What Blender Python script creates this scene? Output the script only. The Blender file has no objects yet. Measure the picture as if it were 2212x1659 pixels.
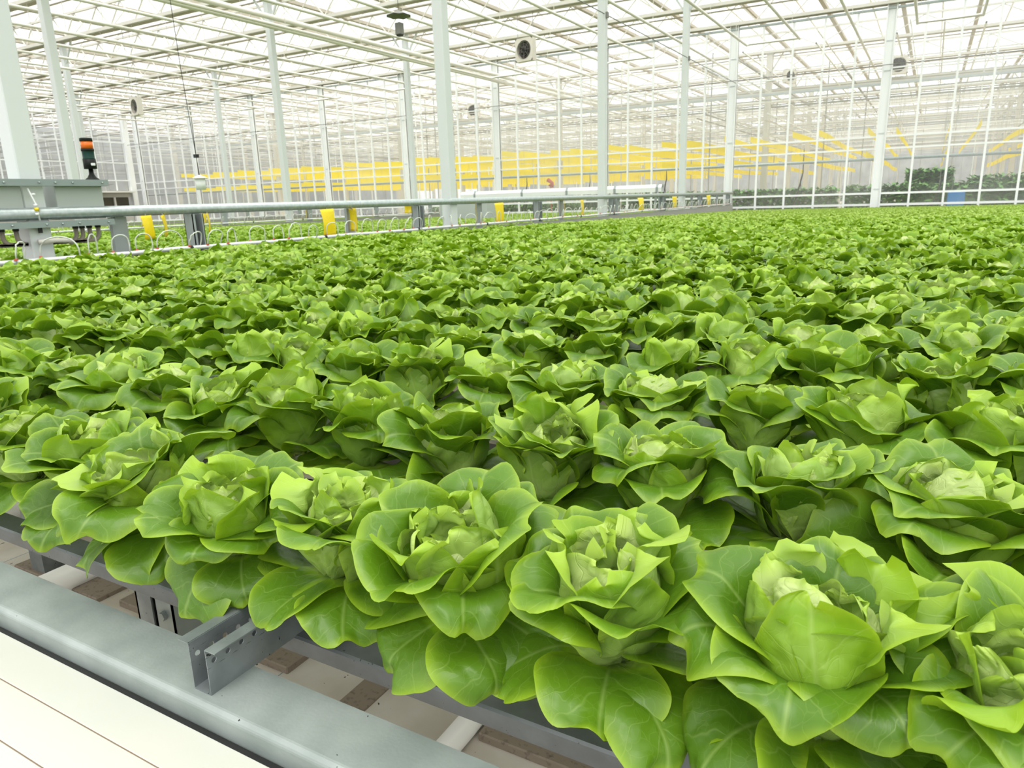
import bpy, math, random
import numpy as np
from mathutils import Matrix, Vector

# ------------------------------------------------------------------ camera, world, exposure
scene = bpy.context.scene
COL = scene.collection
CAM_Z = 1.5
FPX = 1547.0
def cam_axes():
    yaw, pitch, roll = [math.radians(a) for a in (29.98, 14.37, -1.80)]
    f = np.array([-math.sin(yaw) * math.cos(pitch), math.cos(yaw) * math.cos(pitch), -math.sin(pitch)])
    r = np.array([math.cos(yaw), math.sin(yaw), 0.0])
    u = np.cross(r, f)
    return math.cos(roll) * r + math.sin(roll) * u, -math.sin(roll) * r + math.cos(roll) * u, f
CR, CU, CF = cam_axes()
cam_data = bpy.data.cameras.new('camera')
cam_data.sensor_width = 36.0
cam_data.lens = FPX / 2212 * 36.0
cam_data.clip_start = 0.05
cam_data.clip_end = 600
cam_data.dof.use_dof = True
cam_data.dof.focus_distance = 1.45
cam_data.dof.aperture_fstop = 12.0
cam = bpy.data.objects.new('camera', cam_data)
COL.objects.link(cam)
m = Matrix.Identity(4)
for i in range(3):
    m[i][0], m[i][1], m[i][2] = CR[i], CU[i], -CF[i]
m[2][3] = CAM_Z
cam.matrix_world = m
scene.camera = cam

def frame_xy(x, y, h):
    """where a point stands in the frame (h counts from eye height)"""
    p = np.array([x, y, h])
    d = p @ CF
    if d < 0.05: return None
    return 1106 + FPX * (p @ CR) / d, 829.5 - FPX * (p @ CU) / d, d

world = bpy.data.worlds.new('overcast_sky'); scene.world = world
world.use_nodes = True
wn = world.node_tree.nodes; wl = world.node_tree.links
wn.clear()
wo = wn.new('ShaderNodeOutputWorld'); wb = wn.new('ShaderNodeBackground')
tc = wn.new('ShaderNodeTexCoord'); sep = wn.new('ShaderNodeSeparateXYZ'); ramp = wn.new('ShaderNodeValToRGB')
wl.new(tc.outputs['Generated'], sep.inputs[0]); mad = wn.new('ShaderNodeMath'); mad.operation = 'MULTIPLY_ADD'; mad.inputs[1].default_value = 0.5; mad.inputs[2].default_value = 0.5
wl.new(sep.outputs['Z'], mad.inputs[0]); wl.new(mad.outputs[0], ramp.inputs[0]); wl.new(ramp.outputs[0], wb.inputs[0])
ramp.color_ramp.elements[0].position = 0.47; ramp.color_ramp.elements[0].color = (0.10, 0.10, 0.09, 1)
ramp.color_ramp.elements[1].position = 0.92; ramp.color_ramp.elements[1].color = (1.0, 1.0, 0.985, 1)
e = ramp.color_ramp.elements.new(0.505); e.color = (0.40, 0.41, 0.41, 1)
e = ramp.color_ramp.elements.new(0.64); e.color = (0.56, 0.58, 0.58, 1)
wb.inputs[1].default_value = 2.4
wl.new(wb.outputs[0], wo.inputs[0])
sun_d = bpy.data.lights.new('veiled_sun', 'SUN'); sun_d.energy = 2.3; sun_d.angle = math.radians(35)
sun_d.color = (1.0, 0.98, 0.94)
sun = bpy.data.objects.new('veiled_sun', sun_d); COL.objects.link(sun)
sun.rotation_euler = (math.radians(20), math.radians(12), 0)
scene.view_settings.view_transform = 'Standard'
scene.view_settings.look = 'None'
scene.view_settings.exposure = 0.35
scene.view_settings.gamma = 1.0
scene.view_settings.use_curve_mapping = False
scene.cycles.max_bounces = 5
scene.cycles.use_adaptive_sampling = True
scene.cycles.adaptive_threshold = 0.045
scene.cycles.diffuse_bounces = 3
scene.cycles.glossy_bounces = 2
scene.cycles.transmission_bounces = 3
scene.cycles.transparent_max_bounces = 16
scene.cycles.caustics_reflective = False
scene.cycles.caustics_refractive = False
scene.cycles.sample_clamp_indirect = 4.0

# ------------------------------------------------------------------ materials
MATS = {}
def mat(name, col, rough=0.5, metal=0.0, spec=0.5, noise=None, bump=None, specks=None):
    """plain procedural material: noise=(scale, other colour, low, high)  bump=(scale, strength)"""
    mt = bpy.data.materials.new(name); mt.use_nodes = True
    nt = mt.node_tree; b = nt.nodes['Principled BSDF']
    b.inputs['Base Color'].default_value = (*col, 1); b.inputs['Roughness'].default_value = rough
    b.inputs['Metallic'].default_value = metal; b.inputs['Specular IOR Level'].default_value = spec
    if noise or bump:
        t = nt.nodes.new('ShaderNodeTexCoord')
    if noise:
        sc, c2, lo, hi = noise
        n = nt.nodes.new('ShaderNodeTexNoise'); n.inputs['Scale'].default_value = sc; n.inputs['Detail'].default_value = 4
        r = nt.nodes.new('ShaderNodeValToRGB')
        r.color_ramp.elements[0].position = lo; r.color_ramp.elements[0].color = (*col, 1)
        r.color_ramp.elements[1].position = hi; r.color_ramp.elements[1].color = (*c2, 1)
        nt.links.new(t.outputs['Object'], n.inputs['Vector']); nt.links.new(n.outputs['Fac'], r.inputs[0])
        nt.links.new(r.outputs[0], b.inputs['Base Color'])
    if specks:
        n = nt.nodes.new('ShaderNodeTexNoise'); n.inputs['Scale'].default_value = specks[0]; nt.links.new(t.outputs['Object'], n.inputs['Vector'])
        g = nt.nodes.new('ShaderNodeMath'); g.operation = 'GREATER_THAN'; g.inputs[1].default_value = specks[1]; nt.links.new(n.outputs['Fac'], g.inputs[0])
        mx = nt.nodes.new('ShaderNodeMix'); mx.data_type = 'RGBA'; nt.links.new(g.outputs[0], mx.inputs[0]); nt.links.new(r.outputs[0], mx.inputs[6])
        mx.inputs[7].default_value = (0.03, 0.028, 0.024, 1); nt.links.new(mx.outputs[2], b.inputs['Base Color'])
    if bump:
        n = nt.nodes.new('ShaderNodeTexNoise'); n.inputs['Scale'].default_value = bump[0]; n.inputs['Detail'].default_value = 3
        bp = nt.nodes.new('ShaderNodeBump'); bp.inputs['Strength'].default_value = bump[1]; bp.inputs['Distance'].default_value = 0.01
        nt.links.new(t.outputs['Object'], n.inputs['Vector']); nt.links.new(n.outputs['Fac'], bp.inputs['Height'])
        nt.links.new(bp.outputs[0], b.inputs['Normal'])
    MATS[name] = mt
    return mt

def leaf_material(name, fine=True):
    mt = bpy.data.materials.new(name); mt.use_nodes = True
    nt = mt.node_tree; N = nt.nodes; L = nt.links
    b = N['Principled BSDF']; out = N['Material Output']
    def math_(op, a, c=None, clamp=False):
        n = N.new('ShaderNodeMath'); n.operation = op; n.use_clamp = clamp
        for i, v in enumerate((a, c)):
            if v is None: continue
            if isinstance(v, (int, float)): n.inputs[i].default_value = v
            else: L.new(v, n.inputs[i])
        return n.outputs[0]
    def mixc(f, a, c, mode='MIX'):
        n = N.new('ShaderNodeMix'); n.data_type = 'RGBA'; n.blend_type = mode
        if isinstance(f, (int, float)): n.inputs[0].default_value = f
        else: L.new(f, n.inputs[0])
        for i, v in ((6, a), (7, c)):
            if isinstance(v, tuple): n.inputs[i].default_value = (*v, 1)
            else: L.new(v, n.inputs[i])
        return n.outputs[2]
    at = N.new('ShaderNodeAttribute'); at.attribute_name = 'leafdata'
    sp = N.new('ShaderNodeSeparateColor'); L.new(at.outputs['Color'], sp.inputs[0])
    pale, rnd, edge = sp.outputs[0], sp.outputs[1], sp.outputs[2]
    oi = N.new('ShaderNodeObjectInfo')
    fresh = mixc(rnd, LEAF['a'], LEAF['b'])
    old_shade = mixc(math_('SUBTRACT', 1.0, math_('MULTIPLY', pale, 6.0), True), fresh, LEAF['old_shade'])  # older leaves' own darker green, deepened further for shade between the rows
    c = mixc(math_('MULTIPLY', math_('SUBTRACT', pale, 0.12, True), 1.15, True), old_shade, LEAF['pale'])
    c = mixc(math_('MULTIPLY', oi.outputs['Random'], 0.30), c, LEAF['c'])
    # soft mottling that belongs to the blade
    t = N.new('ShaderNodeTexCoord'); ns = N.new('ShaderNodeTexNoise'); ns.inputs['Scale'].default_value = 14
    L.new(t.outputs['Object'], ns.inputs['Vector'])
    c = mixc(math_('MULTIPLY', math_('SUBTRACT', ns.outputs['Fac'], 0.45, True), 1.2), c, LEAF['d'])
    if fine:
        uv = N.new('ShaderNodeUVMap'); uv.uv_map = 'UVMap'
        sx = N.new('ShaderNodeSeparateXYZ'); L.new(uv.outputs[0], sx.inputs[0])
        u, v = sx.outputs[0], sx.outputs[1]           # metres*10 across / along
        au = math_('ABSOLUTE', u)
        n2 = N.new('ShaderNodeTexNoise'); n2.inputs['Scale'].default_value = 1.6; L.new(uv.outputs[0], n2.inputs['Vector'])
        wob = math_('MULTIPLY', math_('SUBTRACT', n2.outputs['Fac'], 0.5), 0.8)
        q = math_('ADD', math_('SUBTRACT', v, math_('MULTIPLY', au, 0.75)), wob)
        side = math_('ABSOLUTE', math_('SUBTRACT', math_('FRACT', math_('MULTIPLY', q, 2.6)), 0.5))
        sv = math_('SUBTRACT', 1.0, math_('MULTIPLY', side, 22), True)      # thin side veins
        mid = math_('SUBTRACT', 1.0, math_('MULTIPLY', au, 26), True)
        vo = N.new('ShaderNodeTexVoronoi'); vo.feature = 'DISTANCE_TO_EDGE'; vo.inputs['Scale'].default_value = 5.5
        mp = N.new('ShaderNodeVectorMath'); mp.operation = 'ADD'; L.new(uv.outputs[0], mp.inputs[0])
        L.new(n2.outputs['Color'], mp.inputs[1]); L.new(mp.outputs[0], vo.inputs['Vector'])
        net = math_('SUBTRACT', 1.0, math_('MULTIPLY', vo.outputs['Distance'], 26), True)
        veins = math_('MAXIMUM', math_('MULTIPLY', sv, 0.55), math_('MAXIMUM', mid, math_('MULTIPLY', net, 0.28)))
        c = mixc(math_('MULTIPLY', veins, 0.36), c, LEAF['vein'])
        # quilted blade between the veins
        vs = N.new('ShaderNodeTexVoronoi'); vs.feature = 'SMOOTH_F1'; vs.inputs['Scale'].default_value = 5.5
        L.new(mp.outputs[0], vs.inputs['Vector'])
        h = math_('SUBTRACT', math_('MULTIPLY', vs.outputs['Distance'], -0.7), math_('MULTIPLY', veins, 0.18))
        bp = N.new('ShaderNodeBump'); bp.inputs['Distance'].default_value = 0.006
        L.new(math_('ADD', math_('MULTIPLY', pale, 0.8), 0.30), bp.inputs['Strength'])
        L.new(h, bp.inputs['Height']); L.new(bp.outputs[0], b.inputs['Normal'])
    c = mixc(math_('MULTIPLY', edge, 0.6), c, LEAF['edge'])
    L.new(c, b.inputs['Base Color'])
    b.inputs['Roughness'].default_value = 0.38
    b.inputs['Specular IOR Level'].default_value = 0.5
    tr = N.new('ShaderNodeBsdfTranslucent'); mx = N.new('ShaderNodeMixShader')
    tcx = mixc(0.45, c, LEAF['trans'])
    L.new(tcx, tr.inputs['Color'])
    mx.inputs[0].default_value = 0.24
    L.new(b.outputs[0], mx.inputs[1]); L.new(tr.outputs[0], mx.inputs[2]); L.new(mx.outputs[0], out.inputs[0])
    MATS[name] = mt
    return mt
LEAF = dict(a=(0.175, 0.355, 0.012), b=(0.29, 0.485, 0.014), old_shade=(0.080, 0.185, 0.009), pale=(0.66, 0.74, 0.33), c=(0.17, 0.34, 0.012), d=(0.10, 0.22, 0.008),
            vein=(0.42, 0.56, 0.16), edge=(0.42, 0.60, 0.03), trans=(0.30, 0.50, 0.003))
leaf_material('lettuce_leaf'); leaf_material('far_lettuce_leaf', fine=False)

# ------------------------------------------------------------------ lettuce heads
def crumple(rng, V, amp, lam, fine):
    out = V.copy()
    for _ in range(3):
        k = rng.normal(size=3); k *= 2 * np.pi / (lam * rng.uniform(0.7, 1.4)) / np.linalg.norm(k); d = rng.normal(size=3); d /= np.linalg.norm(d)
        out += amp * 0.6 * np.sin(V @ k + rng.uniform(0, 6.28))[:, None] * d
    if fine:
        c = V.mean(0) * np.array([0.0, 0.0, 1.0]); d = V - c; d /= np.linalg.norm(d, axis=1)[:, None] + 1e-9; h = np.zeros(len(V))
        for _ in range(5):
            k = rng.normal(size=3); k *= 2 * np.pi / (0.032 * rng.uniform(0.75, 1.4)) / np.linalg.norm(k); h += np.sin(V @ k + rng.uniform(0, 6.28))
        out += fine * 0.6 * (h - 0.25 * h * h)[:, None] * d
    return out

def leaf_width(s, sm=0.58):
    lo = 0.16 + 0.84 * np.sin(np.pi / 2 * np.clip(s / sm, 0, 1)) ** 1.15
    hi = np.clip(1 - np.clip((s - sm) / (1 - sm), 0, 1) ** 2.0, 0, 1) ** 0.5
    return np.where(s < sm, lo, hi)

def globe_patch(rng, R, W, a0, a1, phi, zc, rimlift, tiplift, wave, nu, nv, pale, bulge=0.02, zs=1.05, tilt=0.0, lip=0.0):
    """a leaf wrapped round the globe of the head: midrib runs over the sphere from a0 (degrees from the top, low) to a1 (near or past the top)"""
    v = np.linspace(0, 1, nv); s = 1 - (1 - v) ** 1.6; s[-1] = 0.998
    t = np.linspace(-1, 1, nu); t = np.sign(t) * np.abs(t) ** 0.9
    T, S = np.meshgrid(t, s)
    HW = W * leaf_width(s, 0.54)[:, None]
    TE = T * HW / W
    ph = rng.uniform(0, 6.28, 8)
    fold = np.clip((S - 0.70) / 0.30, 0, 1) ** 1.5
    lipw = lip * (0.7 + 0.5 * np.sin(2.3 * T + rng.uniform(0, 6)))
    al = np.radians(a0 + (a1 - a0) * (S - 1.6 * lipw / 0.03 * 0.10 * fold ** 1.6)); be = HW * T / R
    rim = np.clip(np.abs(T) ** 3 * np.clip((S - 0.25) / 0.5, 0, 1) + np.clip((S - 0.7) / 0.3, 0, 1) ** 2 * (1 - np.abs(T) ** 3), 0, 1)
    theta = np.arctan2(TE * 1.1, S - 0.45)
    wv = np.sin(3 * theta + ph[0]) + 0.7 * np.sin(5 * theta + ph[1]) + 0.25 * np.sin(9 * theta + ph[2]) + 0.10 * np.sin(15 * theta + ph[3])
    r = R + rimlift * rim ** 1.3 + tiplift * np.clip((S - 0.55) / 0.45, 0, 1) ** 1.6 + wave * rim * wv
    r = r + lipw * (fold + 0.8 * np.abs(T) ** 4 * np.clip((S - 0.3) / 0.4, 0, 1))
    q = S * 6.5 - np.abs(T) * 2.0 + 0.6 * np.sin(3 * T + ph[7])
    puff = np.abs(np.sin(np.pi * q)) ** 0.8 * np.clip(np.abs(T) * 6, 0, 1) * (1 - np.abs(T) ** 3) * (0.55 + 0.45 * np.sin(7 * T + 9 * S + ph[4]))
    r = r + R * bulge * 2.2 * puff - R * 0.05 * np.exp(-(T / 0.07) ** 2) * (1 - S)
    r = r + R * 0.05 * np.sin(4 * S + 2.5 * T + ph[5])
    er, ez = np.sin(al), np.cos(al)
    px = r * np.cos(be) * er; py = r * np.sin(be); pz = r * np.cos(be) * ez * zs
    if tilt:
        py, pz = py * math.cos(tilt) - pz * math.sin(tilt), py * math.sin(tilt) + pz * math.cos(tilt)
    c, sn = math.cos(phi), math.sin(phi)
    V = np.stack([px * c - py * sn, px * sn + py * c, pz + zc], -1).reshape(-1, 3)
    V = crumple(rng, V, 0.0045 * R / 0.07, 0.09, 0.0022 * (0.35 + pale) if nu > 10 else 0.0)
    i, j = np.meshgrid(np.arange(nv - 1), np.arange(nu - 1), indexing='ij')
    k = (i * nu + j).ravel(); Q = np.stack([k, k + 1, k + nu + 1, k + nu], -1)
    uv = np.stack([(HW * T * 10).ravel(), (S * R * math.radians(abs(a1 - a0)) * 10).ravel() + ph[0]], -1)
    edge = np.clip(np.maximum(np.abs(T) ** 8, np.clip((S - 0.93) / 0.07, 0, 1)), 0, 1)
    pl = np.clip(pale + np.clip(1 - S * 1.8, 0, 1) * 0.4 - 0.15 * rim, 0, 1)
    D = np.stack([pl.ravel(), np.full(T.size, rng.random()), edge.ravel(), np.ones(T.size)], -1)
    return V, Q, uv, D

def leaf_patch(rng, L, W, e0, e1, phi, r0, z0, kap0, kap1, roll, wave, curl, nu, nv, pale, p_e=1.2, twist=0.0, width_pow=0.62, bulge=0.0):
    """one leaf: midrib bends from elevation e0 to e1 (degrees), blade is cupped across with curvature kap0..kap1,
    margin rolled back and waved.  returns verts, quads, uv, data"""
    v = np.linspace(0, 1, nv); s = 1 - (1 - v) ** 1.55
    s[-1] = 0.998
    ns = 60
    ss = np.linspace(0, 1, ns)
    ang = np.radians(e0 + (e1 - e0) * ss ** p_e)
    rr = r0 + np.concatenate([[0], np.cumsum(np.cos(ang[:-1])) * L / (ns - 1)])
    zz = z0 + np.concatenate([[0], np.cumsum(np.sin(ang[:-1])) * L / (ns - 1)])
    R_ = np.interp(s, ss, rr); Z_ = np.interp(s, ss, zz); A_ = np.interp(s, ss, ang)
    hw = W * leaf_width(s)
    kap = kap0 + (kap1 - kap0) * s
    t = np.linspace(-1, 1, nu); t = np.sign(t) * np.abs(t) ** 0.9
    T, S = np.meshgrid(t, s)
    HW = hw[:, None]; K = kap[:, None] + 1e-4
    a = HW * T
    lat = np.sin(np.clip(K * a, -2.6, 2.6)) / K
    nor = (1 - np.cos(np.clip(K * a, -2.6, 2.6))) / K
    # irregular outline
    ph = rng.uniform(0, 6.28, 8)
    rim = np.abs(T) ** 3 * (0.35 + 0.65 * S) + np.clip((S - 0.72) / 0.28, 0, 1) ** 2 * (1 - np.abs(T) ** 3)
    rim = np.clip(rim, 0, 1)
    TE = T * HW / W
    theta = np.arctan2(TE * 1.1, S - 0.45)
    wv = (np.sin(3 * theta + ph[0]) * 0.9 + np.sin(5 * theta + ph[1]) * 0.7 + np.sin(8 * theta + ph[2]) * 0.22 + 0.10 * np.sin(14 * theta + ph[3]))
    nor = nor + wave * rim * wv - curl * rim ** 1.4
    lat = lat * (1 + 0.05 * np.sin(4 * theta + ph[4]) * rim)
    # low swells across the blade, channel at the midrib, puffs between side veins
    sw = np.sin(S * 5.1 + ph[5] + 2.2 * T) * np.cos(2.7 * T + ph[6])
    nor = nor + L * 0.028 * sw * np.sin(np.pi * S)
    nor = nor + L * 0.022 * (np.abs(T) ** 0.5) * np.sin(np.pi * np.clip(S, 0, 1)) - 0.0
    q = S * 5.5 - np.abs(T) * 2.0 + 0.5 * np.sin(3 * T + ph[7])
    nor = nor + L * (0.010 + bulge) * np.abs(np.sin(np.pi * q)) ** 0.7 * (1 - np.abs(T) ** 4) * np.clip(np.abs(T) * 5, 0, 1) * np.clip(1.15 - S, 0, 1)
    along = 0.007 * L / 0.2 * rim * np.sin(5 * theta + ph[3])
    tw = twist * S
    lat2 = lat * np.cos(tw) - nor * np.sin(tw); nor2 = lat * np.sin(tw) + nor * np.cos(tw)
    A = A_[:, None]
    # adaxial normal of the midrib leans towards the plant's axis / up
    x = R_[:, None] - np.sin(A) * nor2 + np.cos(A) * along
    z = Z_[:, None] + np.cos(A) * nor2 + np.sin(A) * along
    y = lat2
    y2 = y * math.cos(roll) - (z - Z_[:, None]) * math.sin(roll); z2 = Z_[:, None] + y * math.sin(roll) + (z - Z_[:, None]) * math.cos(roll)
    c, sn = math.cos(phi), math.sin(phi)
    V = np.stack([x * c - y2 * sn, x * sn + y2 * c, z2], -1).reshape(-1, 3)
    V = crumple(rng, V, 0.0075 * L / 0.2, 0.13, 0.0008 if nu > 10 else 0.0)
    i, j = np.meshgrid(np.arange(nv - 1), np.arange(nu - 1), indexing='ij')
    k = (i * nu + j).ravel()
    Q = np.stack([k, k + 1, k + nu + 1, k + nu], -1)
    uv = np.stack([(a * 10).ravel(), (S * L * 10).ravel() + ph[0]], -1)
    uv[:, 0] += 0
    edge = np.clip((np.maximum(np.abs(T) ** 8, np.clip((S - 0.93) / 0.07, 0, 1))), 0, 1)
    base = np.clip(1 - S * 2.4, 0, 1)
    pl = np.clip(pale + base * 0.75 - 0.18 * S, 0, 1)
    rn = np.full_like(T, rng.random())
    D = np.stack([pl.ravel(), rn.ravel(), edge.ravel(), np.ones(T.size)], -1)
    return V, Q, uv, D

def join_patches(pp):
    V, Q, U, D, o = [], [], [], [], 0
    for v, q, u, d in pp:
        V.append(v); Q.append(q + o); U.append(u); D.append(d); o += len(v)
    return np.concatenate(V), np.concatenate(Q), np.concatenate(U), np.concatenate(D)

def patches_mesh(name, pp, material, extra_pts=None):
    V, Q, U, D = join_patches(pp)
    me = bpy.data.meshes.new(name)
    me.vertices.add(len(V)); me.vertices.foreach_set('co', V.astype(np.float32).ravel())
    me.loops.add(Q.size); me.loops.foreach_set('vertex_index', Q.astype(np.int32).ravel())
    me.polygons.add(len(Q)); me.polygons.foreach_set('loop_start', np.arange(0, Q.size, 4, dtype=np.int32))
    me.polygons.foreach_set('use_smooth', np.ones(len(Q), dtype=bool))
    me.update(calc_edges=True)
    uvl = me.uv_layers.new(name='UVMap'); uvl.data.foreach_set('uv', U[Q.ravel()].astype(np.float32).ravel())
    ca = me.color_attributes.new('leafdata', 'FLOAT_COLOR', 'POINT'); ca.data.foreach_set('color', D.astype(np.float32).ravel())
    me.materials.append(material)
    return me

GOLD = 2.39996
def head_patches(seed, nu, nv, front=False, size=1.0, openness=1.0, counts=(7, 8, 6, 6)):
    """outer leaves, inner leaves and heart of one butterhead; base of the stem at z=0, heart top about 0.2"""
    rng = np.random.default_rng(seed)
    outer, inner, heart = [], [], []
    ph0 = rng.uniform(0, 6.28)
    n0, n1, n2, n3 = counts
    opn = rng.uniform(0.0, 1.0)
    # lowest, oldest leaves lying outwards
    for k in range(n0):
        phi = ph0 + k * 2 * math.pi / n0 + rng.normal(0, 0.16)
        facing = -math.sin(phi)            # 1 where the leaf looks over the bed's front edge
        L = rng.uniform(0.180, 0.225) * size; W = rng.uniform(0.074, 0.092) * size
        e0 = rng.uniform(14, 36); e1 = rng.uniform(-30, 8)
        if front and facing > 0.1:
            e0 = rng.uniform(14, 32); e1 = rng.uniform(-68, -25); L = rng.uniform(0.145, 0.180) * size
        outer.append(leaf_patch(rng, L, W, e0, e1, phi, 0.012, 0.01, rng.uniform(3, 9), rng.uniform(-5, 3), rng.normal(0, 0.2),
                                rng.uniform(.005, .010) * size, rng.uniform(0.0, .024), nu, nv, 0.0, 1.1, rng.normal(0, 0.4)))
    # the big cupped rosette
    for k in range(n1):
        phi = ph0 + 0.4 + k * 2 * math.pi / n1 + rng.normal(0, 0.18)
        L = rng.uniform(0.175, 0.210) * size; W = rng.uniform(0.080, 0.100) * size
        e0 = rng.uniform(54, 72); e1 = rng.uniform(-18, 76)
        if front and -math.sin(phi) > 0.3: e1 -= 20
        outer.append(leaf_patch(rng, L, W, e0, e1, phi, 0.014, 0.02, rng.uniform(9, 15), rng.uniform(3, 10), rng.normal(0, 0.16),
                                rng.uniform(.004, .009) * size, rng.uniform(0.006, .034), nu, nv, 0.08, rng.uniform(1.3, 2.2), rng.normal(0, 0.3)))
    # cupped leaves round the heart, open at the top, margins rolling out
    zc = 0.104 * size
    for k in range(n2):
        phi = ph0 + 0.9 + k * GOLD + rng.normal(0, 0.15)
        f = k / max(n2 - 1, 1)
        R = (0.084 - 0.020 * f) * size
        lp = rng.uniform(0.006, .034) * size if rng.random() < 0.8 else 0.0
        inner.append(globe_patch(rng, R, rng.uniform(0.066, 0.088) * size, 158, rng.uniform(22, 52) + 10 * opn - 8 * f, phi, zc, rng.uniform(.000, .012) * size,
                                 rng.uniform(-.004, .012) * size, rng.uniform(.0015, .004) * size, nu, nv, 0.20 + 0.34 * f, 0.012, 1.18, rng.normal(0, 0.14), lip=lp))
    # heart: pale leaves, the outer ones half closed, small frilled ones inside
    for k in range(n3):
        phi = ph0 + k * GOLD + rng.normal(0, 0.25)
        f = k / max(n3 - 1, 1)
        R = (0.067 - 0.024 * f) * size
        a1 = rng.uniform(2, 30) + 34 * opn * (rng.random() < 0.7)
        heart.append(globe_patch(rng, R, rng.uniform(0.058, 0.080) * size * (1 - 0.25 * f), 150, a1, phi, zc - 0.004 * f, rng.uniform(-.002, .010) * size,
                                 rng.uniform(-.002, .010) * size, rng.uniform(.001, .003) * size, nu, nv, 0.92 - 0.34 * f, 0.026, 1.10, rng.normal(0, 0.2), lip=rng.uniform(0, .018) * size))
    for k in range(4):
        phi = rng.uniform(0, 6.28)
        heart.append(globe_patch(rng, rng.uniform(0.022, 0.044) * size, 0.036 * size, 120, rng.uniform(20, 60), phi, zc + rng.uniform(0.004, 0.022), .006 * size, rng.uniform(.004, .014) * size,
                                 .003, max(nu - 6, 5), max(nv - 6, 5), 0.42, 0.03, 1.2, rng.normal(0, 0.4), lip=0.008 * size))
    return outer, inner, heart

# ------------------------------------------------------------------ general builders
ONES = 'zero first second third fourth fifth sixth seventh eighth ninth tenth eleventh twelfth thirteenth fourteenth fifteenth sixteenth seventeenth eighteenth nineteenth'.split()
TENS = {2: 'twenty', 3: 'thirty', 4: 'forty', 5: 'fifty', 6: 'sixty', 7: 'seventy', 8: 'eighty', 9: 'ninety'}
def nth(n):
    if n < 20: return ONES[n]
    if n >= 100: return 'hundred-and-' + (nth(n - 100) if n > 100 else 'zeroth')
    t, o = divmod(n, 10)
    return (TENS[t][:-1] + 'ieth') if o == 0 else TENS[t] + '-' + ONES[o]

def Zh(h): return CAM_Z + h

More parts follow.
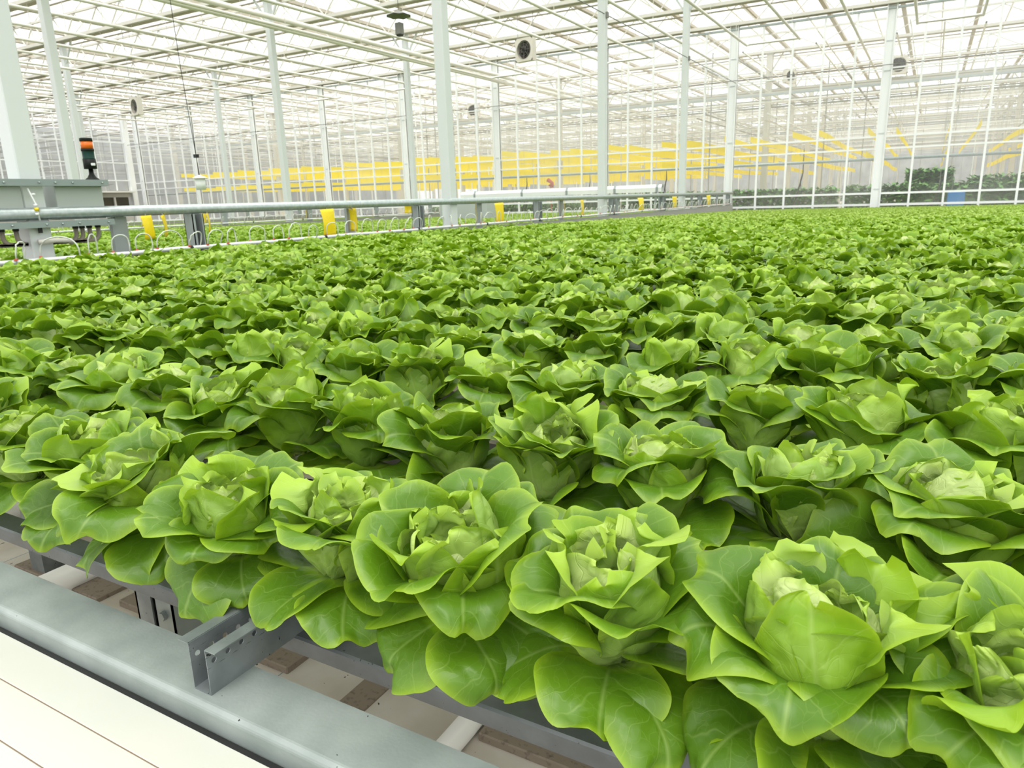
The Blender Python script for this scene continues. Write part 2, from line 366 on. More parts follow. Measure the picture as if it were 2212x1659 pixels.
class MB:
    """collects boxes, tubes and extrusions, then links them as one mesh object"""
    def __init__(s): s.v = []; s.f = []; s.sm = []
    def add(s, vs, fs, smooth=False):
        o = len(s.v); s.v.extend([tuple(map(float, p)) for p in vs]); s.f.extend([tuple(i + o for i in f) for f in fs]); s.sm.extend([smooth] * len(fs)); return s
    def box(s, x0, x1, y0, y1, z0, z1):
        v = [(x, y, z) for x in (x0, x1) for y in (y0, y1) for z in (z0, z1)]
        return s.add(v, [(0, 1, 3, 2), (4, 6, 7, 5), (0, 4, 5, 1), (2, 3, 7, 6), (0, 2, 6, 4), (1, 5, 7, 3)])
    def bbox(s, x0, x1, y0, y1, z0, z1, b=0.003):
        """box with chamfered edges"""
        xs, ys, zs = (x0, x1), (y0, y1), (z0, z1)
        v = []; idx = {}
        for i in (0, 1):
            for j in (0, 1):
                for k in (0, 1):
                    sx, sy, sz = (b if i == 0 else -b), (b if j == 0 else -b), (b if k == 0 else -b)
                    idx[i, j, k, 0] = len(v); v.append((xs[i], ys[j] + sy, zs[k] + sz))
                    idx[i, j, k, 1] = len(v); v.append((xs[i] + sx, ys[j], zs[k] + sz))
                    idx[i, j, k, 2] = len(v); v.append((xs[i] + sx, ys[j] + sy, zs[k]))
        f = []
        cyc = [(0, 0), (1, 0), (1, 1), (0, 1)]
        for i in (0, 1):
            a = [idx[i, p, q, 0] for p, q in cyc]; f.append(a if i else a[::-1])
            a = [idx[p, i, q, 1] for p, q in cyc]; f.append(a[::-1] if i else a)
            a = [idx[p, q, i, 2] for p, q in cyc]; f.append(a if i else a[::-1])
        for p in (0, 1):
            for q in (0, 1):
                a = [idx[0, p, q, 1], idx[1, p, q, 1], idx[1, p, q, 2], idx[0, p, q, 2]]; f.append(a if (p ^ q) else a[::-1])
                a = [idx[p, 0, q, 0], idx[p, 1, q, 0], idx[p, 1, q, 2], idx[p, 0, q, 2]]; f.append(a[::-1] if (p ^ q) else a)
                a = [idx[p, q, 0, 0], idx[p, q, 1, 0], idx[p, q, 1, 1], idx[p, q, 0, 1]]; f.append(a if (p ^ q) else a[::-1])
        for i in (0, 1):
            for j in (0, 1):
                for k in (0, 1):
                    a = [idx[i, j, k, 0], idx[i, j, k, 1], idx[i, j, k, 2]]; f.append(a if (i + j + k) % 2 else a[::-1])
        return s.add(v, f)
    def tube(s, pts, r, n=8, smooth=True, cap=True, radii=None):
        P = [Vector(p) for p in pts]; v = []; N = len(P)
        up = None
        for i, p in enumerate(P):
            d = (P[min(i + 1, N - 1)] - P[max(i - 1, 0)]).normalized()
            if up is None:
                up = Vector((0, 0, 1)) if abs(d.z) < 0.9 else Vector((1, 0, 0))
            a = (up - d * up.dot(d)).normalized(); up = a
            b = d.cross(a); rr = radii[i] if radii else r
            for k in range(n):
                t = 2 * math.pi * (k + 0.5) / n
                v.append(p + (a * math.cos(t) + b * math.sin(t)) * rr)
        f = [(i * n + k, i * n + (k + 1) % n, (i + 1) * n + (k + 1) % n, (i + 1) * n + k) for i in range(N - 1) for k in range(n)]
        if cap: f += [tuple(range(n))[::-1], tuple((N - 1) * n + k for k in range(n))]
        return s.add(v, f, smooth)
    def bar(s, a, b, w, t=None):
        return s.tube([a, b], w * 0.7071, 4, smooth=False)
    def sheet(s, prof, thick, axis, a0, a1):
        """folded sheet metal: an open profile [(p,z)] given a thickness and extruded along x or y"""
        pts = [Vector((p[0], p[1])) for p in prof]; n = len(pts); off = []
        for i in range(n):
            d1 = (pts[i] - pts[i - 1]).normalized() if i else (pts[1] - pts[0]).normalized()
            d2 = (pts[i + 1] - pts[i]).normalized() if i < n - 1 else d1
            n1 = Vector((-d1.y, d1.x)); n2 = Vector((-d2.y, d2.x)); m_ = (n1 + n2)
            m_ = m_ / max(m_.length_squared / 2, 0.4)
            off.append(pts[i] - m_ * thick)
        ring = pts + off[::-1]; N = len(ring)
        def P(q, a): return (a, q.x, q.y) if axis == 'x' else (q.x, a, q.y)
        v = [P(q, a0) for q in ring] + [P(q, a1) for q in ring]
        f = [(i, (i + 1) % N, N + (i + 1) % N, N + i) for i in range(N)]
        for i in range(n - 1):
            f.append((i, N - 1 - i, N - 2 - i, i + 1)); f.append((N + i, N + i + 1, N + N - 2 - i, N + N - 1 - i))
        return s.add(v, f)
    def mesh(s, name, material):
        me = bpy.data.meshes.new(name); me.from_pydata(s.v, [], s.f)
        me.polygons.foreach_set('use_smooth', s.sm); me.update()
        if material: me.materials.append(MATS[material] if isinstance(material, str) else material)
        return me
    def build(s, name, material, parent=None, loc=None):
        o = bpy.data.objects.new(name, s.mesh(name, material)); COL.objects.link(o)
        if parent: o.parent = parent
        if loc: o.location = loc
        return o

def fix_normals(o):
    import bmesh
    bm = bmesh.new(); bm.from_mesh(o.data); bmesh.ops.recalc_face_normals(bm, faces=bm.faces); bm.to_mesh(o.data); bm.free()
    return o
def empty(name, loc=(0, 0, 0)):
    o = bpy.data.objects.new(name, None); COL.objects.link(o); o.location = loc; o.empty_display_size = 0.05
    return o
def tag(o, label=None, cat=None, group=None, kind=None):
    if label: o['label'] = label
    if cat: o['category'] = cat
    if group: o['group'] = group
    if kind: o['kind'] = kind
    return o
def copy_tree(o, parent=None):
    c = o.copy(); COL.objects.link(c)
    if parent: c.parent = parent
    for ch in list(o.children): copy_tree(ch, c)
    return c

# ------------------------------------------------------------------ palette
mat('white_paint', (0.87, 0.89, 0.885), 0.45)
mat('column_grey', (0.66, 0.70, 0.69), 0.45)
mat('cream_paint', (0.62, 0.60, 0.54), 0.5)
mat('warm_white', (0.82, 0.80, 0.72), 0.5)
mat('truss_metal', (0.66, 0.64, 0.58), 0.5, 0.0)
mat('screen_cloth', (0.52, 0.47, 0.39), 0.9)
mat('galv', (0.27, 0.31, 0.295), 0.48, 0.25, noise=(9, (0.37, 0.41, 0.395), 0.35, 0.7), bump=(160, 0.04), specks=(75, 0.765))
mat('tube_shade_dark', (0.13, 0.14, 0.145), 0.3, 0.2, 0.8, noise=(14, (0.17, 0.185, 0.195), 0.4, 0.65), specks=(110, 0.73))  # base colour darkened for shade from beam and lettuces; specks are dirt
mat('galv_dark', (0.21, 0.235, 0.24), 0.4, 0.45, noise=(14, (0.30, 0.33, 0.34), 0.4, 0.65), specks=(110, 0.73))
mat('galv_tube', (0.38, 0.44, 0.43), 0.35, 0.5, noise=(20, (0.50, 0.55, 0.54), 0.4, 0.7))
mat('galv_post', (0.31, 0.345, 0.345), 0.5, 0.1)
mat('black', (0.008, 0.008, 0.008), 0.5)
mat('board_white', (0.56, 0.56, 0.50), 0.32, 0, 0.5, noise=(3, (0.52, 0.535, 0.485), 0.4, 0.7))
mat('beam_pale', (0.60, 0.64, 0.66), 0.5)
mat('shade_dark_floor', (0.07, 0.065, 0.055), 0.9, noise=(4, (0.11, 0.10, 0.085), 0.4, 0.7))  # dark tone stands in for the shade under the beds
mat('board_seam', (0.20, 0.14, 0.09), 0.8)
mat('gutter_white', (0.78, 0.76, 0.70), 0.4)
mat('plastic_white', (0.82, 0.84, 0.83), 0.3)
mat('silver_pipe', (0.74, 0.76, 0.76), 0.25, 0.25)
mat('side_grey', (0.36, 0.36, 0.33), 0.6)
mat('drip_tube', (0.66, 0.70, 0.62), 0.35)
mat('red_clip', (0.65, 0.10, 0.05), 0.5)
mat('sticky_yellow', (0.86, 0.66, 0.004), 0.35, noise=(40, (0.80, 0.60, 0.004), 0.45, 0.7))
mat('ribbon_yellow', (0.98, 0.79, 0.008), 0.5)
mat('cabinet_grey', (0.42, 0.46, 0.44), 0.5)
mat('cabinet_rail', (0.26, 0.31, 0.30), 0.45, 0.2)
mat('conduit', (0.32, 0.28, 0.23), 0.6)
mat('signal_black', (0.006, 0.008, 0.007), 0.5, 0, 0.25)
mat('signal_orange', (0.85, 0.17, 0.01), 0.3)
mat('signal_green', (0.003, 0.04, 0.03), 0.4, 0, 0.3)
mat('blue_plastic', (0.02, 0.22, 0.60), 0.4)
mat('red_paint', (0.55, 0.08, 0.05), 0.5)
mat('sensor_grey', (0.22, 0.22, 0.20), 0.6)
mat('fan_white', (0.70, 0.66, 0.58), 0.5)
mat('fan_dark', (0.05, 0.04, 0.035), 0.6)
mat('crop_green', (0.09, 0.24, 0.05), 0.6, noise=(3, (0.17, 0.36, 0.09), 0.35, 0.65))
mat('haze_screen', (0.36, 0.37, 0.37), 0.9, noise=(0.8, (0.46, 0.47, 0.465), 0.35, 0.65))
mat('string_grey', (0.45, 0.45, 0.42), 0.7)
mat('dark_window', (0.06, 0.055, 0.04), 0.25)
mat('brown_wood', (0.25, 0.20, 0.15), 0.8, noise=(60, (0.12, 0.09, 0.07), 0.55, 0.75))

def cloth_material():
    mt = bpy.data.materials.new('ground_cloth'); mt.use_nodes = True; nt = mt.node_tree; N = nt.nodes; L = nt.links; b = N['Principled BSDF']
    t = N.new('ShaderNodeTexCoord'); sx = N.new('ShaderNodeSeparateXYZ'); L.new(t.outputs['Object'], sx.inputs[0])
    def M_(op, a, c):
        n = N.new('ShaderNodeMath'); n.operation = op
        for i, v in enumerate((a, c)):
            if isinstance(v, (int, float)): n.inputs[i].default_value = v
            else: L.new(v, n.inputs[i])
        return n.outputs[0]
    line = M_('LESS_THAN', M_('FRACT', M_('MULTIPLY', sx.outputs[0], 2.9), 0), 0.012)
    n1 = N.new('ShaderNodeTexNoise'); n1.inputs['Scale'].default_value = 2.2; n1.inputs['Detail'].default_value = 5; L.new(t.outputs['Object'], n1.inputs['Vector'])
    r = N.new('ShaderNodeValToRGB'); r.color_ramp.elements[0].position = 0.35; r.color_ramp.elements[0].color = (0.44, 0.38, 0.30, 1)
    r.color_ramp.elements[1].position = 0.62; r.color_ramp.elements[1].color = (0.64, 0.60, 0.53, 1); L.new(n1.outputs['Fac'], r.inputs[0])
    mx = N.new('ShaderNodeMix'); mx.data_type = 'RGBA'; L.new(line, mx.inputs[0]); L.new(r.outputs[0], mx.inputs[6]); mx.inputs[7].default_value = (0.16, 0.22, 0.26, 1)
    n2 = N.new('ShaderNodeTexNoise'); n2.inputs['Scale'].default_value = 34; L.new(t.outputs['Object'], n2.inputs['Vector'])
    sp = M_('GREATER_THAN', n2.outputs['Fac'], 0.73)
    m2 = N.new('ShaderNodeMix'); m2.data_type = 'RGBA'; L.new(sp, m2.inputs[0]); L.new(mx.outputs[2], m2.inputs[6]); m2.inputs[7].default_value = (0.06, 0.05, 0.04, 1)
    L.new(m2.outputs[2], b.inputs['Base Color']); b.inputs['Roughness'].default_value = 0.8
    MATS['ground_cloth'] = mt
cloth_material()

def glass_material(name, clear, film, tint):
    """thin sheet: mostly see-through, with a light film of dried lime and condensation that scatters"""
    mt = bpy.data.materials.new(name); mt.use_nodes = True; nt = mt.node_tree; N = nt.nodes; L = nt.links
    N.clear(); out = N.new('ShaderNodeOutputMaterial'); tr = N.new('ShaderNodeBsdfTransparent'); tl = N.new('ShaderNodeBsdfTranslucent'); df = N.new('ShaderNodeBsdfDiffuse')
    gl = N.new('ShaderNodeBsdfGlossy'); gl.inputs['Roughness'].default_value = 0.08
    tr.inputs[0].default_value = (*clear, 1); tl.inputs[0].default_value = (*tint, 1); df.inputs[0].default_value = (*tint, 1)
    a = N.new('ShaderNodeAddShader'); L.new(tl.outputs[0], a.inputs[0]); L.new(df.outputs[0], a.inputs[1])
    m1 = N.new('ShaderNodeMixShader'); L.new(tr.outputs[0], m1.inputs[1]); L.new(a.outputs[0], m1.inputs[2])
    if film[1] > film[0]:
        t = N.new('ShaderNodeTexCoord'); n = N.new('ShaderNodeTexNoise'); n.inputs['Scale'].default_value = 0.35; n.inputs['Detail'].default_value = 4
        L.new(t.outputs['Object'], n.inputs['Vector']); mr = N.new('ShaderNodeMapRange'); mr.inputs[1].default_value = 0.35; mr.inputs[2].default_value = 0.65
        mr.inputs[3].default_value = film[0]; mr.inputs[4].default_value = film[1]; L.new(n.outputs['Fac'], mr.inputs[0]); L.new(mr.outputs[0], m1.inputs[0])
    else: m1.inputs[0].default_value = film[0]
    m2 = N.new('ShaderNodeMixShader'); m2.inputs[0].default_value = 0.04; L.new(m1.outputs[0], m2.inputs[1]); L.new(gl.outputs[0], m2.inputs[2])
    L.new(m2.outputs[0], out.inputs[0]); MATS[name] = mt
glass_material('partition_glass', (0.97, 0.98, 0.98), (0.08, 0.25), (0.40, 0.41, 0.41))
glass_material('roof_glass', (0.98, 0.99, 0.98), (0.30, 0.30), (0.48, 0.48, 0.48))

# ------------------------------------------------------------------ floor
f = MB().add([(-110, -14, 0), (45, -14, 0), (45, 150, 0), (-110, 150, 0)], [(0, 1, 2, 3)]).build('floor', 'shade_dark_floor')
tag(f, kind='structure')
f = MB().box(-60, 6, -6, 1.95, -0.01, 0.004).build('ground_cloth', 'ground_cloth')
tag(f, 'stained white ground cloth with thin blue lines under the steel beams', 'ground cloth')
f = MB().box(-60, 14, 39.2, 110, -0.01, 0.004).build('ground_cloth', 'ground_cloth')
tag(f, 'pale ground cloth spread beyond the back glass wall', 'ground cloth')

# ------------------------------------------------------------------ greenhouse shell
PITCH = 6.9
WALL_Y = 39.0
col_x = [-2.3 - PITCH * k for k in range(-1, 9)]       # wall posts, every second one carries a column line
line_x = [4.8, -9.1, -23.0, -36.9, -50.8, -67.5, -78.0]
col_y = [4.7 + 8.6 * k for k in (-1, 0, 1, 2, 3)]

def inner_column(x, y, name='column', w=0.122, top=7.95, m_='column_grey'):
    r = empty(name, (x, y, 0)); tag(r, kind='structure')
    MB().bbox(-w, w, -w, w, 0, Zh(top), 0.012).build('shaft', m_, r)
    MB().box(-w * 1.7, w * 1.7, -w * 1.7, w * 1.7, 0, 0.03).build('base_plate', 'galv_post', r)
    b = MB()
    for s in (-1, 1):
        b.bar((s * w, 0, Zh(top - 0.9)), (s * 0.75, 0, Zh(top)), 0.07)
    b.box(-w * 1.25, w * 1.25, -w * 1.25, w * 1.25, Zh(top) - 0.05, Zh(top))
    b.build('bracket', m_, r)
    return r
for x in line_x:
    for y in col_y:
        inner_column(x, y)

def truss(y, x0, x1, name='roof_truss', m_='truss_metal', hb=7.95, ht=8.95, step=0.87, screen=True):
    r = empty(name, (0, y, 0)); tag(r, kind='structure')
    MB().box(x0, x1, -0.09, 0.09, Zh(hb), Zh(hb) + 0.14).build('bottom_chord', m_, r)
    MB().box(x0, x1, -0.05, 0.05, Zh(ht), Zh(ht) + 0.10).build('top_chord', m_, r)
    b = MB(); x = x0; up = True
    while x < x1 - step:
        a, c = (hb + 0.12, ht) if up else (ht, hb + 0.12)
        b.tube([(x, 0, Zh(a)), (x + step, 0, Zh(c))], 0.032, 4, False, False)
        x += step; up = not up
    b.build('web', m_, r)
    if screen:
        s = MB(); s.box(x0, x1, 0.08, 0.30, Zh(hb) - 0.02, Zh(hb) + 0.10); s.tube([(x0, 0.42, Zh(hb - 0.12)), (x1, 0.42, Zh(hb - 0.12))], 0.035, 5, False, False)
        s.build('folded_screen', 'screen_cloth', r)
    return r
for k in range(11):
    truss(WALL_Y - 0.15 - 4.3 * k, -83, 12, screen=True)
# cross braces dropping from the trusses to the pipes
hang = MB()
for k in range(9):
    y = WALL_Y - 0.15 - 4.3 * k
    for j in range(-2, 26):
        x = -1.2 - 2.3 * j
        hang.tube([(x, y, Zh(7.95)), (x, y, Zh(6.72))], 0.012, 4, False, False)
tag(hang.build('pipe_hangers', 'truss_metal'), kind='structure')

# roof: gutters, ridges, glazing bars and glass, spans of half a bay
def roof(y0, y1, name, x0=-66.4, x1=12, m_='warm_white', bars=2.15):
    r = empty(name); tag(r, kind='structure')
    half = PITCH / 4; g = MB(); rd = MB(); br = MB(); gl = MB(); x = -9.1 - PITCH / 2 * 21
    he, hr = 9.15, 10.0
    while x < x1:
        g.box(x - 0.10, x + 0.10, y0, y1, Zh(he) - 0.12, Zh(he) + 0.03)
        xm = x + 2 * half
        rd.box(x + half * 1.0 - 0.04 , x + half * 1.0 + 0.04, y0, y1, Zh(hr) - 0.04, Zh(hr) + 0.05)
        y = y0
        while y <= y1:
            for s in (-1, 1):
                br.tube([(x + half - s * half, y, Zh(he)), (x + half, y, Zh(hr))], 0.022, 4, False, False)
            y += bars
        gl.add([(x, y0, Zh(he) + 0.03), (x + half, y0, Zh(hr) + 0.05), (x + half, y1, Zh(hr) + 0.05), (x, y1, Zh(he) + 0.03)], [(0, 1, 2, 3)])
        gl.add([(xm, y0, Zh(he) + 0.03), (x + half, y0, Zh(hr) + 0.05), (x + half, y1, Zh(hr) + 0.05), (xm, y1, Zh(he) + 0.03)], [(3, 2, 1, 0)])
        x += 2 * half
    g.build('valley_gutter', 'screen_cloth', r); rd.build('ridge', m_, r); br.build('glazing_bar', m_, r); gl.build('glazing', 'roof_glass', r)
    return r
roof(-12, WALL_Y, 'roof')
roof(WALL_Y, 112, 'roof', bars=4.3)

# ------------------------------------------------------------------ glass partition at the back
wall = empty('wall_back'); tag(wall, kind='structure')
X0, X1 = -58.6, 11.6
for k in range(-2, 9):
    x = -2.3 - PITCH * k
    if x < X0 or x > X1: continue
    c = MB(); w = 0.21
    c.box(x - w, x + w, WALL_Y - 0.03, WALL_Y + 0.03, 0, Zh(8.2)); c.box(x - w, x - w + 0.045, WALL_Y - 0.13, WALL_Y + 0.12, 0, Zh(8.2)); c.box(x + w - 0.045, x + w, WALL_Y - 0.13, WALL_Y + 0.12, 0, Zh(8.2))
    p = c.build('wall_column', 'white_paint', wall)
    q = MB()
    for h in (0.0, 2.5, 5.2, 6.45):
        q.box(x - w * 0.55, x + w * 0.55, WALL_Y - 0.05, WALL_Y - 0.03, Zh(h) - 0.02, Zh(h) + 0.02)
    q.build('strap', 'beam_pale', p)
for k in range(-10, 42):
    if k % 5 == 0: continue
    x = -2.3 - PITCH / 5 * k
    if x < X0 or x > X1: continue
    MB().box(x - 0.045, x + 0.045, WALL_Y - 0.05, WALL_Y + 0.05, 0.3, Zh(7.75)).build('mullion', 'white_paint', wall)
for h, hh in ((-0.72, 0.05), (-0.2, 0.045), (1.81, 0.035), (2.35, 0.04), (5.30, 0.03)):
    MB().box(X0, X1, WALL_Y - 0.022, WALL_Y + 0.06, Zh(h) - hh, Zh(h) + hh).build('transom', 'white_paint', wall)
b = MB(); b.box(X0, X1, WALL_Y - 0.08, WALL_Y + 0.02, Zh(8.02), Zh(8.12)); b.box(X0, X1, WALL_Y - 0.08, WALL_Y + 0.02, Zh(7.76), Zh(7.84)); b.build('head_beam', 'galv_tube', wall)
MB().box(X0, X1, WALL_Y, WALL_Y + 0.1, 0, Zh(-0.85)).build('kerb', 'cream_paint', wall)
for k in range(-2, 9):
    xa = -2.3 - PITCH * k; xb = min(xa + PITCH, X1)
    if xb < X0 or xa > X1: continue
    g = MB(); xa = max(xa, X0)
    g.add([(xa, WALL_Y + 0.01, Zh(-0.85)), (xb, WALL_Y + 0.01, Zh(-0.85)), (xb, WALL_Y + 0.01, Zh(8.0)), (xa, WALL_Y + 0.01, Zh(8.0))], [(0, 1, 2, 3)])
    g.build('pane', 'partition_glass', wall)
e_ = MB(); e_.box(-70, 20, 111.6, 111.8, 0, Zh(9.2)); tag(e_.build('wall_far', 'haze_screen'), kind='structure')
e_ = MB(); e_.box(13.5, 13.7, WALL_Y, 111.6, 0, Zh(9.2)); tag(e_.build('wall_right', 'haze_screen'), kind='structure')
e_ = MB(); e_.box(-84.2, -84.0, -8, 111.6, 0, Zh(9.2)); tag(e_.build('wall_far', 'haze_screen'), kind='structure')
# grey carrier beam and thick pipe just behind the glass, dark wire in front of it
tag(MB().tube([(X0, WALL_Y + 0.5, Zh(1.37)), (X1, WALL_Y + 0.5, Zh(1.37))], 0.075, 8).build('trim_1', 'galv_tube'), kind='structure')
b = MB(); b.box(X0, X1, WALL_Y + 0.7, WALL_Y + 0.9, Zh(4.68), Zh(4.78)); tag(b.build('trim_2', 'beam_pale'), kind='structure')
t = MB().tube([(X0, WALL_Y - 0.2, Zh(5.42)), (X1, WALL_Y - 0.2, Zh(5.42))], 0.018, 5)
tag(t.build('drive_wire', 'sensor_grey'), 'thin dark wire stretched level across the back glass wall', 'wire')
t = MB().tube([(-9.0, -4, Zh(5.3)), (-9.0, WALL_Y - 0.2, Zh(5.3))], 0.016, 5)
for y in (4.7, 13.3, 21.9, 30.5): t.box(-9.05, -8.92, y - 0.06, y + 0.06, Zh(5.2), Zh(5.36))
tag(t.build('drive_wire', 'sensor_grey'), 'thin dark wire clipped along the column row beside the rail', 'wire')

# side partition on the far left, with an office strip of dark windows under a ledge
wl_ = empty('wall_left'); tag(wl_, kind='structure'); LX = -59.0
MB().box(LX - 0.2, LX + 0.2, WALL_Y - 0.25, WALL_Y + 0.2, 0, Zh(8.2)).build('corner_column', 'white_paint', wl_)
for k in range(1, 5):
    y = WALL_Y - 8.6 * k
    MB().box(LX - 0.16, LX + 0.16, y - 0.2, y + 0.2, 0, Zh(8.2)).build('wall_column', 'white_paint', wl_)
for k in range(1, 26):
    y = WALL_Y - 1.43 * k
    MB().box(LX - 0.04, LX + 0.04, y - 0.045, y + 0.045, Zh(1.8), Zh(7.9)).build('mullion', 'white_paint', wl_)
for h in (2.6, 4.0, 5.6, 7.9):
    MB().box(LX - 0.04, LX + 0.05, 2, WALL_Y, Zh(h) - 0.04, Zh(h) + 0.04).build('transom', 'white_paint', wl_)
MB().add([(LX, 2, Zh(1.8)), (LX, WALL_Y, Zh(1.8)), (LX, WALL_Y, Zh(8)), (LX, 2, Zh(8))], [(0, 1, 2, 3)]).build('pane', 'partition_glass', wl_)
MB().box(LX - 0.1, LX + 0.7, 2, WALL_Y - 0.3, Zh(1.62), Zh(1.74)).build('ledge', 'warm_white', wl_)
MB().box(LX - 0.3, LX, 2, WALL_Y - 0.3, Zh(1.25), Zh(1.62)).build('lintel', 'cream_paint', wl_)
MB().box(LX - 0.3, LX, 2, WALL_Y - 0.3, 0, Zh(0.1)).build('plinth', 'cream_paint', wl_)
for k in range(0, 6):
    y = WALL_Y - 0.5 - 1.35 * k
    MB().box(LX - 0.2, LX - 0.12, y - 1.2, y, Zh(0.1), Zh(1.25)).build('window_pane', 'dark_window', wl_)
    MB().box(LX - 0.25, LX + 0.03, y - 1.35, y - 1.2, Zh(0.1), Zh(1.25)).build('window_frame', 'warm_white', wl_)

# ------------------------------------------------------------------ heating pipes under the roof
def pipe(name, pts, r, m_, label, cat='pipe', group='white pipes hung under the roof', n=7):
    return tag(MB().tube(pts, r, n).build(name, m_), label, cat, group)
ph_ = 6.6
cnt = 0
def arc_u(xa, xb, y):
    return [(xa, -8, Zh(ph_)), (xa, y - 0.5, Zh(ph_)), (xa, y, Zh(ph_ + 0.12)), (xb, y, Zh(ph_ + 0.12)), (xb, y - 0.5, Zh(ph_)), (xb, -8, Zh(ph_))]
for k in range(-1, 8):
    xa = -1.2 - PITCH * k
    if k > -1:
        pipe('heating_pipe', arc_u(xa, xa + 2.3, 37.2), 0.056, 'warm_white', 'pair of white roof pipes joined by a bend, %s pair from the right' % nth(k + 1), group='white roof pipes joined in pairs')
    xs = xa - 2.3
    if xs < 3: pipe('heating_pipe', [(xs, -8, Zh(ph_)), (xs, 60, Zh(ph_))], 0.056, 'warm_white', 'single straight white roof pipe running through the back wall, %s from the right' % nth(k + 2))
for i, (x, h, w_) in enumerate(((-22.54, 6.72, 'lower'), (-22.35, 6.98, 'upper'))):
    pipe('supply_pipe', [(x, -8, Zh(h)), (x, 62, Zh(h))], 0.10, 'warm_white', '%s of the two thick cream supply pipes fixed high on columns' % w_, group='thick supply pipes', n=9)

# ------------------------------------------------------------------ hanging fans
def fan_mesh(size=0.48):
    hs = MB()
    n = 28; r0 = size * 0.80
    for y in (-0.14, 0.14):
        ring = [(r0 * math.cos(2 * math.pi * k / n), y, r0 * math.sin(2 * math.pi * k / n)) for k in range(n)]
        sq = []
        for k in range(n):
            c, s_ = math.cos(2 * math.pi * k / n), math.sin(2 * math.pi * k / n); q = size / max(abs(c), abs(s_)); sq.append((q * c, y, q * s_))
        hs.add(ring + sq, [(k, (k + 1) % n, n + (k + 1) % n, n + k) for k in range(n)])
    hs.add([(r0 * math.cos(2 * math.pi * k / n), y, r0 * math.sin(2 * math.pi * k / n)) for y in (-0.14, 0.14) for k in range(n)], [(k, (k + 1) % n, n + (k + 1) % n, n + k) for k in range(n)], True)
    for a, b_ in (((-size, -size), (size, -size)), ((size, -size), (size, size)), ((size, size), (-size, size)), ((-size, size), (-size, -size))):
        hs.add([(a[0], -0.14, a[1]), (b_[0], -0.14, b_[1]), (b_[0], 0.14, b_[1]), (a[0], 0.14, a[1])], [(0, 1, 2, 3)])
    bl = MB()
    for k in range(6):
        a = 2 * math.pi * k / 6; v = []
        for (rr, wd, tw) in ((0.08, 0.05, 0.05), (0.22, 0.10, 0.045), (r0 * 0.93, 0.13, 0.03)):
            c, s_ = math.cos(a), math.sin(a)
            v += [(rr * c - wd * s_, -tw, rr * s_ + wd * c), (rr * c + wd * s_, tw, rr * s_ - wd * c)]
        bl.add(v, [(0, 1, 3, 2), (2, 3, 5, 4)])
    hub = MB().tube([(0, -0.10, 0), (0, 0.12, 0)], 0.10, 12)
    gr = MB()
    for rr in (0.14, 0.24, 0.33, r0 * 0.98):
        gr.tube([(rr * math.cos(2 * math.pi * k / 24), -0.15, rr * math.sin(2 * math.pi * k / 24)) for k in range(25)], 0.005, 4, False, False)
    for k in range(8):
        c, s_ = math.cos(math.pi * k / 4), math.sin(math.pi * k / 4); gr.tube([(0.06 * c, -0.15, 0.06 * s_), (r0 * c, -0.15, r0 * s_)], 0.005, 4, False, False)
    back = MB(); back.add([(0, 0.10, 0)] + [(r0 * math.cos(2 * math.pi * k / n), 0.10, r0 * math.sin(2 * math.pi * k / n)) for k in range(n)], [(0, 1 + k, 1 + (k + 1) % n) for k in range(n)])
    return hs, bl, hub, gr, back
FP = fan_mesh()
FM = [FP[0].mesh('housing', 'fan_white'), FP[1].mesh('blades', 'fan_dark'), FP[2].mesh('hub', 'black'), FP[3].mesh('guard', 'sensor_grey'), FP[4].mesh('intake_mesh', 'fan_dark')]
def fan(x, y, h, rz, label, s=1.0):
    r = empty('circulation_fan', (x, y, Zh(h))); r.rotation_euler = (0, 0, rz); r.scale = (s, s, s)
    for me in FM:
        o = bpy.data.objects.new(me.name, me); COL.objects.link(o); o.parent = r
    for s_ in (-0.43, 0.43):
        MB().tube([(s_, 0, 0.47), (s_, 0, (7.98 - h) / s)], 0.012, 5, False).build('hanging_rod', 'galv_post', r)
    tag(r, label, 'fan', 'square circulation fans under the roof')
fan(-16.3, 30.4, 6.45, math.radians(-10), 'square white fan with round dark intake hung near the middle column')
fan(-31.8, 21.8, 4.65, math.radians(-12), 'square fan seen edge-on in the upper left, above the signal tower', 0.8)
fan(-2.3, 47.6, 6.58, math.radians(15), 'dark round fan behind the glass beside the rightmost wall column')
fan(-14.13, 60.0, 5.4, 0, 'pale faint fan far behind the glass, low above the yellow strips')
fan(-30.0, 47.6, 6.5, 0.2, 'grey fan behind the glass left of the doubled middle column')
fan(-7.96, 47.6, 6.57, 0.9, 'fan behind the glass between the two rightmost wall columns', 0.8)

# hanging climate sensors
s = empty('climate_sensor', (-13.36, 17.5, Zh(5.0))); tag(s, 'grey climate sensor box under a folded hood, hung high at the truss', 'sensor')
hd = MB(); n = 14; v = [(0, 0, 0.16)]
for k in range(n):
    a = 2 * math.pi * k / n; v.append((0.34 * math.cos(a), 0.34 * math.sin(a), 0.0 + 0.02 * (k % 2)))
hd.add(v, [(0, 1 + k, 1 + (k + 1) % n) for k in range(n)]); hd.add([(p[0], p[1], p[2] - 0.01) for p in v], [(0, 1 + (k + 1) % n, 1 + k) for k in range(n)])
hd.build('hood', 'sensor_grey', s, (0, 0, 0.05))
b = MB(); b.bbox(-0.09, 0.09, -0.09, 0.09, -0.42, -0.12, 0.01); b.build('housing', 'sensor_grey', s)
MB().tube([(0, 0, 0.18), (0, 0, 2.9)], 0.008, 5, False).build('cord', 'black', s)
MB().bbox(-0.07, 0.07, -0.07, 0.07, -0.46, -0.42, 0.005).build('intake', 'black', s)
s = empty('measuring_pot', (-11.61, 9.0, Zh(0.50))); tag(s, 'white measuring pot with a conical lid hanging on a thin dark cord', 'sensor')
